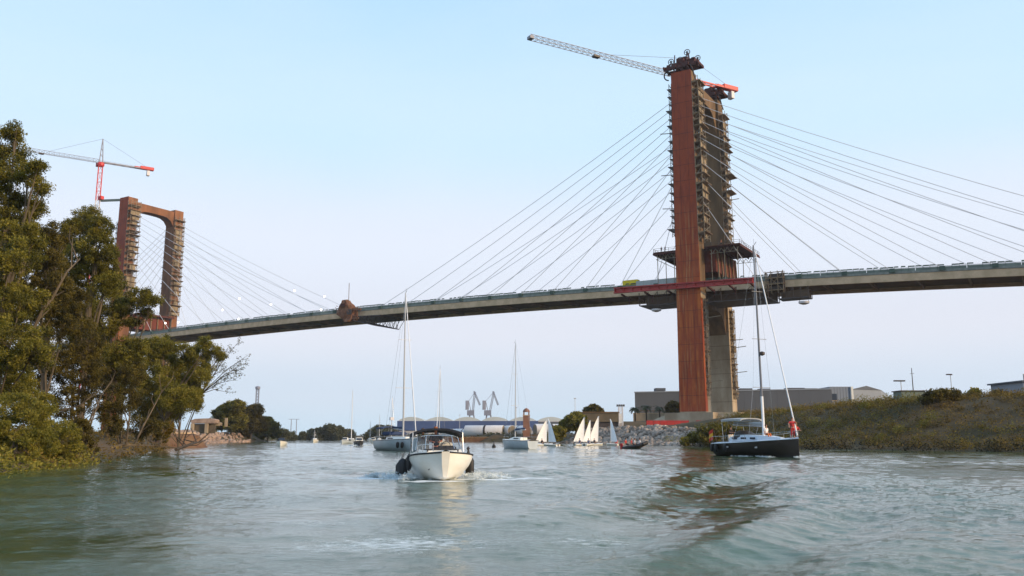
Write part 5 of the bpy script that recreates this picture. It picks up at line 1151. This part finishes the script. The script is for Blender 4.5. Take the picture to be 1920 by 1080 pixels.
# --- white motorboat coming straight at us
mo = empty('motorboat', (-3.2, 38.0, 0), R(-90+10), 'cream white open motorboat with black canopy, coming bow-on in the middle of the river', 'motorboat')
mo.rotation_euler = (0, R(-2.5), R(-90+10))
sh = hull_parts(mo, 6.6, 2.62, .80, 1.0, .35, 'hullcream', 'white', stern=.95, full=.66, pw=3.1, rake=.05, flare=.06, chine=True, rub='blackrub', camber=.05, bmin=.16)
MB().loft([[(-2.9, -1.02, .82), (-2.9, 1.02, .82), (-2.9, .95, 1.06), (-2.9, -.95, 1.06)], [(.9, -1.02, .90), (.9, 1.02, .90), (.9, .9, 1.16), (.9, -.9, 1.16)], [(1.9, -.7, .95), (1.9, .7, .95), (1.9, .55, 1.08), (1.9, -.55, 1.08)]]).build('coaming', M['white'], mo, smooth=True)
MB().loft([[(.85, -.86, 1.165), (.85, .86, 1.165), (1.5, .62, 1.13), (1.5, -.62, 1.13)], [(.85, -.8, 1.19), (.85, .8, 1.19), (1.5, .58, 1.155), (1.5, -.58, 1.155)]]).build('dash_mat', M['seat'], mo)
# windscreen: raked tinted panes in a steel frame
ws = [(.35, -.98, 1.14), (.95, -.62, 1.16), (.95, .62, 1.16), (.35, .98, 1.14)]; wt = [(-.1, -.86, 1.72), (.42, -.54, 1.76), (.42, .54, 1.76), (-.1, .86, 1.72)]
q = None
mb = MB(); mb.path(wt, .022, 6); mb.path(ws, .018, 6)
for a, b in zip(ws, wt): mb.tube(a, b, .02, n=5)
q = mb.build('windscreen', M['steel'], mo, smooth=True)
for i in range(3):
    a, b, c_, d_ = (Vector(v) for v in (ws[i], ws[i+1], wt[i+1], wt[i])); nn = (b-a).cross(d_-a).normalized()*.012; MB().loft([[a, b, c_, d_], [a+nn, b+nn, c_+nn, d_+nn]]).build('pane', M['glass'], q)
MB().box((.25, .35, 1.12), (.5, .8, .42)).build('helm_console', M['seat'], mo, bevel=.05)
mb = MB(); pts = [(0.0, .35+.19*math.cos(a), 1.34+.19*math.sin(a)) for a in np.linspace(0, 6.283, 13)]; mb.path(pts, .014, 5); mb.bar((.0, .35, 1.34), (.2, .35, 1.25), .04); mb.build('steering_wheel', M['blacksteel'], mo)
for y in (-.55, .5):
    s_ = MB().box((-1.1, y, 1.0), (.5, .55, .14)).build('seat', M['white'], mo, bevel=.04); MB().box((-1.36, y, 1.28), (.12, .55, .5)).build('backrest', M['white'], s_, bevel=.04)
MB().box((-2.35, 0, 1.1), (.6, 1.7, .35)).build('stern_bench', M['seat'], mo, bevel=.05)
canopy(mo, -2.3, -.1, 2.2, 2.13, 'canvas', legs=((-.1, .1, 1.1), (-1.9, -1.2, 1.06), (-.3, -1.2, 1.06)), crown=.2)
rail(mo, [(1.0, -.95, 1.0), (1.7, -.78, 1.02), (2.5, -.42, 1.03)], .30, .02, name='bow_rail')
for sg in (-1, 1):
    MB().box((2.2, sg*.62, 1.06), (.16, .05, .07)).build('cleat', M['blacksteel'], mo)
mb = MB(); mb.path([(2.9, -.12, 1.02), (3.05, -.3, .55), (2.7, -.62, .3)], .018, 5); mb.build('bow_line', M['rope'], mo)
fender(mo, (-.4, 1.42, .42), .17, .95); fender(mo, (.7, 1.34, .45), .15, .8)
fender(mo, (1.2, -1.30, .62), .11, .7); fender(mo, (-.1, -1.50, .35), .22, .95); fender(mo, (-.9, -1.55, .30), .22, .8)
mb = MB(); mb.box((-3.45, 0, .75), (.45, .5, .75)); mb.box((-3.45, 0, .1), (.25, .16, .9)); mb.build('outboard_motor', M['blackrub'], mo, bevel=.06)
mb = MB(); mb.tube((-.4, 1.05, 1.0), (-.35, 1.1, 1.4), .02); mb.build('stanchion', M['steel'], mo)
person('ginger haired person in a dark top at the helm of the white motorboat', (-3.37, 38.75, .36), R(9), 'stand', 'cblack', 'cblack', 'hairginger', 'skinred', 'wheel')
person('person in a white top seated beside the helm of the white motorboat', (-4.05, 39.75, 1.1), R(9), 'sit', 'cwhite', 'cblue', 'hair', 'skin', 'relax')
foam_patch('white bow wash curling off both sides of the cream motorboat', (-3.25, 38.6, 0), R(-81), ((2.3, 1.25, .5, 1.5, .30, .5), (2.3, -1.25, .5, 1.5, .30, -.5), (.8, 1.9, .6, 2.2, .26, .35), (.8, -1.9, .6, 2.2, .26, -.35), (-.9, 2.6, .5, 2.0, .16, .4), (-.9, -2.7, .5, 2.0, .16, -.4), (2.95, 0, .22, .9, .12, 1.57)), 3)
# --- black sailing yacht on the right
yd = Vector((24.6-20.1, 75.6-86.0, 0)); ya = math.atan2(yd.y, yd.x); yc = Vector(((24.6+20.1)/2+.28, (75.6+86.0)/2-.45, 0))
ya_ = empty('black_yacht', yc, ya, 'black hulled sailing yacht with a pale deck and bare mast near the right bank', 'sailing yacht')
sh = hull_parts(ya_, 10.4, 3.5, 1.15, 1.62, .5, 'hullblack', 'deckblue', stern=.86, full=.45, pw=2.1, rake=0.0, flare=.1, rub='steel', camber=.12)
MB().loft([[(-3.2, -.95, 1.25), (-3.2, .95, 1.25), (-3.2, .8, 1.75), (-3.2, -.8, 1.75)], [(-1, -1.15, 1.35), (-1, 1.15, 1.35), (-1, .92, 1.92), (-1, -.92, 1.92)], [(1.4, -.9, 1.45), (1.4, .9, 1.45), (1.4, .65, 1.84), (1.4, -.65, 1.84)], [(3.2, -.35, 1.58), (3.2, .35, 1.58), (3.2, .2, 1.66), (3.2, -.2, 1.66)]]).build('coachroof', M['deckblue'], ya_, smooth=True)
for sg in (-1, 1):
    for x in (-2.2, -.9, .4): MB().box((x, sg*1.06, 1.62), (.75, .06, .17)).build('cabin_window', M['darkwin'], ya_, bevel=.02)
for sg in (-1, 1):
    for x in (-2.6, 1.2): MB().box((x, sg*(1.72 if x < 0 else 1.48), .82), (.6, .07, .16)).build('porthole', M['alu'], ya_, bevel=.02)
mast_rig(ya_, .7, 1.75, 19.6, 11, .12, 4.4, True, 'darkalu', 3, 5.05, -5.0, 1.6, 'greycanvas')
mb = MB(); mb.tube((.7, 0, 1.7), (.68, 0, 5.4), .125, .12, 8); mb.build('mast_sleeve', M['sail'], ya_, smooth=True)
mb = MB(); mb.lathe([(.05, 9.1), (.26, 9.2), (.26, 9.42), (.05, 9.5)], (1.0, 0, 0), 10); mb.build('radar_dome', M['blacksteel'], ya_, smooth=True)
canopy(ya_, -3.9, -1.0, 2.5, 3.5, 'greycanvas', legs=((-3.8, -3.6, 1.25), (-1.2, -2.2, 1.5)), crown=.12)
MB().loft([[(-2.6, .95*math.cos(a), 1.5+.85*max(0, math.sin(a))) for a in np.linspace(0, math.pi, 9)], [(-1.6, .98*math.cos(a), 1.6+.72*max(0, math.sin(a))) for a in np.linspace(0, math.pi, 9)], [(-.9, .9*math.cos(a), 1.7+.2*max(0, math.sin(a))) for a in np.linspace(0, math.pi, 9)]]).build('sprayhood', M['seat'], ya_, smooth=True)
MB().box((-3.9, 0, 1.45), (.1, 1.0, 1.0)).build('steering_wheel', M['steel'], ya_, bevel=.03)
def edge(sh, u, k=.93):
    i = int(u*(len(sh)-1)); return sh[i]
st = [(edge(sh, u)[0], sg*edge(sh, u)[1]*.93, edge(sh, u)[2]) for sg in (-1,) for u in (0, .17, .34, .5, .67, .84, .95)]
rail(ya_, st, .62, .016, name='guard_wire'); st = [(p[0], -p[1], p[2]) for p in st]; rail(ya_, st, .62, .016, name='guard_wire')
rail(ya_, [(4.6, -.35, 1.6), (5.15, 0, 1.62), (4.6, .35, 1.6)], .62, .022)
for x in (-4.9, -4.2, -2.7):
    i = min(range(len(sh)), key=lambda k: abs(sh[k][0]-x)); fender(ya_, (x, -sh[i][1]-.13, .72), .17, .75)
mb = MB(); mb.tube((-5.1, -.9, 1.2), (-5.6, -.9, 2.6), .025, n=6); q = mb.build('flag_staff', M['woodteak'], ya_)
for k, c in enumerate(('flagred', 'flagyel', 'flagred')):
    mb = MB(); z1 = 2.5-k*.33; z2 = z1-.33*(1); rings = [[(-5.6-.12*j-.1, -.9+.07*math.sin(j*1.4), z1-.05*j), (-5.6-.12*j-.1, -.88+.07*math.sin(j*1.4), z1-.05*j), (-5.6-.12*j-.1, -.88+.07*math.sin(j*1.4), z2-.05*j), (-5.6-.12*j-.1, -.9+.07*math.sin(j*1.4), z2-.05*j)] for j in range(7)]
    mb.loft(rings).build('flag_stripe', M[c], q)
YM = Matrix.Translation(yc) @ Matrix.Rotation(ya, 4, 'Z')
person('person in a red top standing at the bow of the black yacht', YM @ Vector((4.75, -.2, 1.62)), ya+R(60), 'stand', 'cred', 'cred', arms='up', group='crew of the black yacht')
person('person bending beside the one in red at the bow of the black yacht', YM @ Vector((4.35, .35, 1.6)), ya+R(90), 'crouch', 'cred', 'cblack', arms='wheel', group='crew of the black yacht')
person('person in white seated at the foot of the black yacht\'s mast', YM @ Vector((1.5, -.45, 1.88)), ya+R(100), 'sit', 'cwhite', 'corange', group='crew of the black yacht')
person('helmsman in dark clothes under the grey bimini of the black yacht', YM @ Vector((-4.3, .2, 1.0)), ya+R(90), 'stand', 'cblack', 'cblack', arms='wheel', group='crew of the black yacht')
foam_patch('thin white wash along the waterline of the black yacht', (yc.x, yc.y, 0), ya, ((5.2, -.35, .2, 1.0, .12, -.4), (2.5, -1.55, .18, 3.0, .09, -.15), (0, -1.95, .15, 2.5, .06, 0)), 6)
# --- small white sailboat seen from its quarter
def sailboat(loc, rz, L, Bm, H, hull, label, deck='white', bim=None, fb=(.9, 1.05), boom=None, fore=True, group=None, cov='navy', mm='alu', name='sailboat', win=True, r=.09):
    t = empty(name, loc, rz, label, 'sailboat', group)
    sh = hull_parts(t, L, Bm, fb[0], fb[1], .4, hull, deck, stern=.8, full=.42, pw=2.0, rake=.07, camber=.1, rub='blacksteel')
    MB().loft([[(-L*.2, -Bm*.28, fb[0]), (-L*.2, Bm*.28, fb[0]), (-L*.2, Bm*.24, fb[0]+.42), (-L*.2, -Bm*.24, fb[0]+.42)], [(L*.05, -Bm*.3, fb[0]), (L*.05, Bm*.3, fb[0]), (L*.05, Bm*.25, fb[0]+.5), (L*.05, -Bm*.25, fb[0]+.5)], [(L*.27, -Bm*.14, fb[1]-.02), (L*.27, Bm*.14, fb[1]-.02), (L*.27, Bm*.1, fb[1]+.12), (L*.27, -Bm*.1, fb[1]+.12)]]).build('coachroof', M[deck], t, smooth=True)
    if win:
        for sg in (-1, 1): MB().box((-L*.05, sg*Bm*.275, fb[0]+.28), (L*.16, .05, .14)).build('cabin_window', M['darkwin'], t, bevel=.02)
    mast_rig(t, L*.1, fb[0]+.45, H, L, r, boom or L*.36, fore, mm, 2, L*.47, -L*.48, Bm*.48, cov)
    rail(t, [(L*.40, -Bm*.14, fb[1]), (L*.5, 0, fb[1]), (L*.40, Bm*.14, fb[1])], .5, .02)
    rail(t, [(-L*.36, -Bm*.40, fb[0]), (-L*.48, -Bm*.36, fb[0]), (-L*.48, Bm*.36, fb[0]), (-L*.36, Bm*.40, fb[0])], .5, .02, name='pushpit')
    if bim: canopy(t, -L*.42, -L*.2, Bm*.75, fb[0]+1.85, bim, legs=((-L*.4, -L*.36, fb[0]), (-L*.22, -L*.28, fb[0])), crown=.15)
    return t
sailboat((.9, 131.2, 0), R(128), 7.0, 2.5, 15.9, 'hullblue', 'pale blue-white sailboat with bare mast seen from its quarter, left of the dinghies', r=.085, fb=(1.25, 1.35), fore=False)
MB_ = None
s_ = sailboat((-14.6, 114, 0), R(-62), 12.2, 3.9, 20.6, 'hullblue', 'large white sailing yacht with navy canopy behind the motorboat, tallest mast left of centre', bim='navy', fb=(1.3, 1.6), r=.13, name='white_yacht')
for x, y in ((4.2, -1.25), (3.4, -1.55)): fender(s_, (x, y, .75), .2, .8)
MB().box((-2, 0, 2.2), (2.6, 2.6, .5)).build('sprayhood', M['navy'], s_, bevel=.15)
mb = MB(); mb.tube((-5.6, .9, 1.3), (-5.6, .9, 4.1), .04); mb.box((-5.6, .9, 4.2), (.5, .5, .4)); mb.build('radar_post', M['cranewhite'], s_)
sailboat((-15.3, 186, 0), R(-95), 9.5, 3.1, 16.4, 'white', 'distant sailboat whose mast rises just right of the motorboat canopy', group='distant sailboats', fore=True, bim='navy')
sailboat((-55.7, 304, 0), R(-80), 11, 3.4, 17.9, 'hullblue', 'distant sailboat with the tall thin mast left of the white yacht', group='distant sailboats', r=.15, bim='navy')
sailboat((-34.4, 252, 0), R(-100), 8.5, 2.8, 13.0, 'white', 'distant sailboat just left of the white yacht, fainter mast', group='distant sailboats', fore=False, bim='greycanvas')
for px, Y, H, lab in ((694, 330, 7.5, 'tiny sailboat with a short mast right of the small dark-bowed motorboat'), (711, 310, 9.5, 'tiny sailboat with a cream mast between the dark-bowed motorboat and the white yacht'), (590, 300, 4.2, 'tiny white boat with a stub mast left of the tall thin distant mast')):
    p = at(px, 826, Y); sailboat((p.x, Y, 0), R(-85), 6.5, 2.3, H, 'white', lab, group='distant sailboats', fore=False, cov='greycanvas', r=.09, win=False)
def launch(loc, rz, L, hull, label, top=None, fo=True, crew=()):
    t = empty('small_motorboat', loc, rz, label, 'motorboat', 'small motorboats in the distance')
    hull_parts(t, L, L*.36, .75, 1.05, .3, hull, 'white', stern=.9, full=.5, pw=2.2, rake=.06, chine=True, rub='blackrub')
    MB().loft([[(-.4, -.7, .9), (-.4, .7, .9), (-.4, .6, 1.65), (-.4, -.6, 1.65)], [(.9, -.75, .95), (.9, .75, .95), (.5, .6, 1.65), (.5, -.6, 1.65)]]).build('cabin', M['white' if top is None else top], t, bevel=.05)
    MB().prism([(.78, -.6, 1.15), (.78, .6, 1.15), (.55, .55, 1.55), (.55, -.55, 1.55)], (.03, 0, 0), (.04, 0, 0)).build('windscreen', M['darkwin'], t)
    MB().box((-L*.52, 0, .7), (.4, .5, .9)).build('outboard_motor', M['blackrub'], t, bevel=.05)
    if fo: foam_patch('white wash round the '+label.split(',')[0], (loc[0], loc[1], 0), rz, ((L*.35, .8, .6, 2.0, .25, .5), (L*.35, -.8, .6, 2.0, .25, -.5), (-L*.1, 1.9, .6, 3.0, .18, .35), (-L*.1, -1.9, .6, 3.0, .18, -.35)), int(L*10))
    return t
p = at(528, 832, 178); launch((p.x, 178, 0), R(-80), 6.0, 'white', 'small white motorboat under the dense far left trees, dark inside', top='seat', fo=False)
p = at(673, 832, 182); launch((p.x, 182, 0), R(-75), 5.6, 'hullblack', 'dark-bowed small motorboat, its wash spreading left of the white yacht')
p = at(648, 829, 235); launch((p.x, 235, 0), R(-95), 7.2, 'hullblue', 'low pale motorboat behind the dark-bowed one', fo=False)
p = at(700, 829, 262); launch((p.x, 262, 0), R(-85), 5.2, 'white', 'tiny white motorboat between the dark-bowed one and the white yacht', fo=False)
# --- racing dinghies with white sails
def dinghy(px, Y, H, lab, rz, shirt, heel=0.0, jib=False, cat='sailing dinghy'):
    p = at(px, 826, Y); t = empty('sailing_dinghy', (p.x, Y, 0), 0, lab, cat, 'white-sailed dinghies in front of the rocks'); t.rotation_euler = (R(heel), 0, R(rz))
    hull_parts(t, 4.2, 1.5, .35, .42, .15, 'white', 'white', stern=.8, full=.4, rake=.05, camber=.05)
    MB().tube((.7, 0, .35), (.6, 0, H), .04, .025, 6).build('mast', M['alu'], t, smooth=True)
    rows = []
    for i in range(9):
        u = i/8; z = .85+(H-.95)*u; w = 2.55*(1-u)**.8+.06; rows.append([(.62-.1*u-w*v, .32*math.sin(math.pi*v)*(1-u*.5)+.35*w*v/2.6, z) for v in (0, .25, .5, .75, 1)])
    mb = MB(); mb.loft(rows+[[(q[0], q[1]+.02, q[2]) for q in r_] for r_ in reversed(rows)], caps=False, closed=False); mb.build('sail', M['sail'], t, smooth=True)
    mb = MB(); mb.tube((.6, 0, .8), (-1.95, .36, .82), .03); mb.build('boom', M['alu'], t)
    mb = MB(); mb.box((-2.15, 0, .1), (.04, .25, .7)); mb.build('rudder', M['blacksteel'], t)
    q = Matrix.Translation(Vector((p.x, Y, 0))) @ Matrix.Rotation(R(rz), 4, 'Z') @ Vector((-.9, -.35, .48)); person('sailor in '+{'cblack': 'black', 'cred': 'red', 'cblue': 'blue'}[shirt]+' sitting in the '+lab[:lab.index(',')].replace('white-sailed dinghy', 'dinghy'), q, R(rz)+R(90), 'sit', shirt, shirt, arms='wheel', group='dinghy sailors')
dinghy(1020, 176, 5.3, 'leftmost white-sailed dinghy, narrow sail, at the foot of the olive bush', 38, 'cblack', 4)
dinghy(1033, 170, 5.4, 'second white-sailed dinghy from the left, broad sail overlapping the leftmost', 128, 'cblack', -2)
dinghy(1090, 182, 5.9, 'third white-sailed dinghy from the left, sail leaning right', 40, 'cblue', 5)
dinghy(1104, 178, 5.2, 'fourth white-sailed dinghy from the left, shortest sail between two taller ones', 58, 'cblue', 2)
dinghy(1117, 188, 6.3, 'fifth white-sailed dinghy from the left, tallest sail leaning right', 42, 'cblack', 5)
dinghy(1149, 184, 5.6, 'rightmost white-sailed dinghy, standing alone, red at its foot', 122, 'cred', -1)
# --- black inflatable with people
p = at(1192, 834, 134); rb = empty('inflatable_boat', (p.x, 134, 0), R(-22), 'black inflatable boat with people in red and white, right of the dinghies', 'inflatable boat'); rb.rotation_euler = (0, R(-8), R(-22))
mb = MB(); pts = [(-1.9, -.75, .3), (.4, -.75, .35), (1.3, -.55, .5), (1.85, 0, .68), (1.3, .55, .5), (.4, .75, .35), (-1.9, .75, .3)]; mb.path(pts, .27, 10); mb.build('tube', M['blackrub'], rb, smooth=True)
MB().loft([[(-1.9, -.7, .25), (-1.9, .7, .25), (-1.9, .3, -.15), (-1.9, -.3, -.15)], [(.6, -.65, .3), (.6, .65, .3), (.6, .2, -.1), (.6, -.2, -.1)], [(1.7, -.05, .6), (1.7, .05, .6), (1.6, .03, .35), (1.6, -.03, .35)]]).build('floor', M['seat'], rb)
MB().box((-2.15, 0, .6), (.4, .45, 1.0)).build('outboard_motor', M['cred'], rb, bevel=.06)
for i, (x, y, sh_, lab) in enumerate(((-1.5, -.4, 'cred', 'person in red at the stern of the black inflatable'), (-.8, .4, 'cred', 'second person in red in the black inflatable, nearer its middle'), (-.1, -.45, 'cwhite', 'person in white in the middle of the black inflatable'), (.5, .35, 'cwhite', 'person in white nearest the bow of the black inflatable'))):
    q = Matrix.Translation(Vector((p.x, 134, 0))) @ Matrix.Rotation(R(-22), 4, 'Z') @ Vector((x, y, .58)); person(lab, q, R(-22)+R(90)+R(20*i-20), 'sit', sh_, 'cblack', group='people in the black inflatable')
# mooring posts
for px, Y, lab in ((926, 150, 'small dark buoy left of the pale blue-white sailboat'), (878, 60, 'small dark buoy just right of the motorboat')):
    p = at(px, 830, Y); t = empty('buoy', (p.x, Y, 0), 0, lab, 'buoy', 'small dark buoys'); MB().lathe([(.1, -.2), (.34, 0), (.34, .25), (.12, .5), (.05, .85)], (0, 0, 0), 10).build('float', M['blackrub'], t, smooth=True); MB().lathe([(.05, .85), (.13, .95), (.02, 1.1)], (0, 0, 0), 8).build('topmark', M['blacksteel'], t)

# ------------------------------------------------------------------ haze
hz = MB().box((40, 440, 80), (760, 1020, 168)).build('haze', bpy.data.materials.new('haze_air')); tag(hz, 'thin evening haze in the air over the river', 'haze', kind='stuff')
hm = hz.data.materials[0]; hm.use_nodes = True; t_ = hm.node_tree; t_.nodes.remove(t_.nodes['Principled BSDF']); pv = t_.nodes.new('ShaderNodeVolumePrincipled')
pv.inputs['Color'].default_value = (.93, .96, 1, 1); pv.inputs['Density'].default_value = .00010; pv.inputs['Anisotropy'].default_value = .3
t_.links.new(pv.outputs[0], t_.nodes['Material Output'].inputs['Volume'])
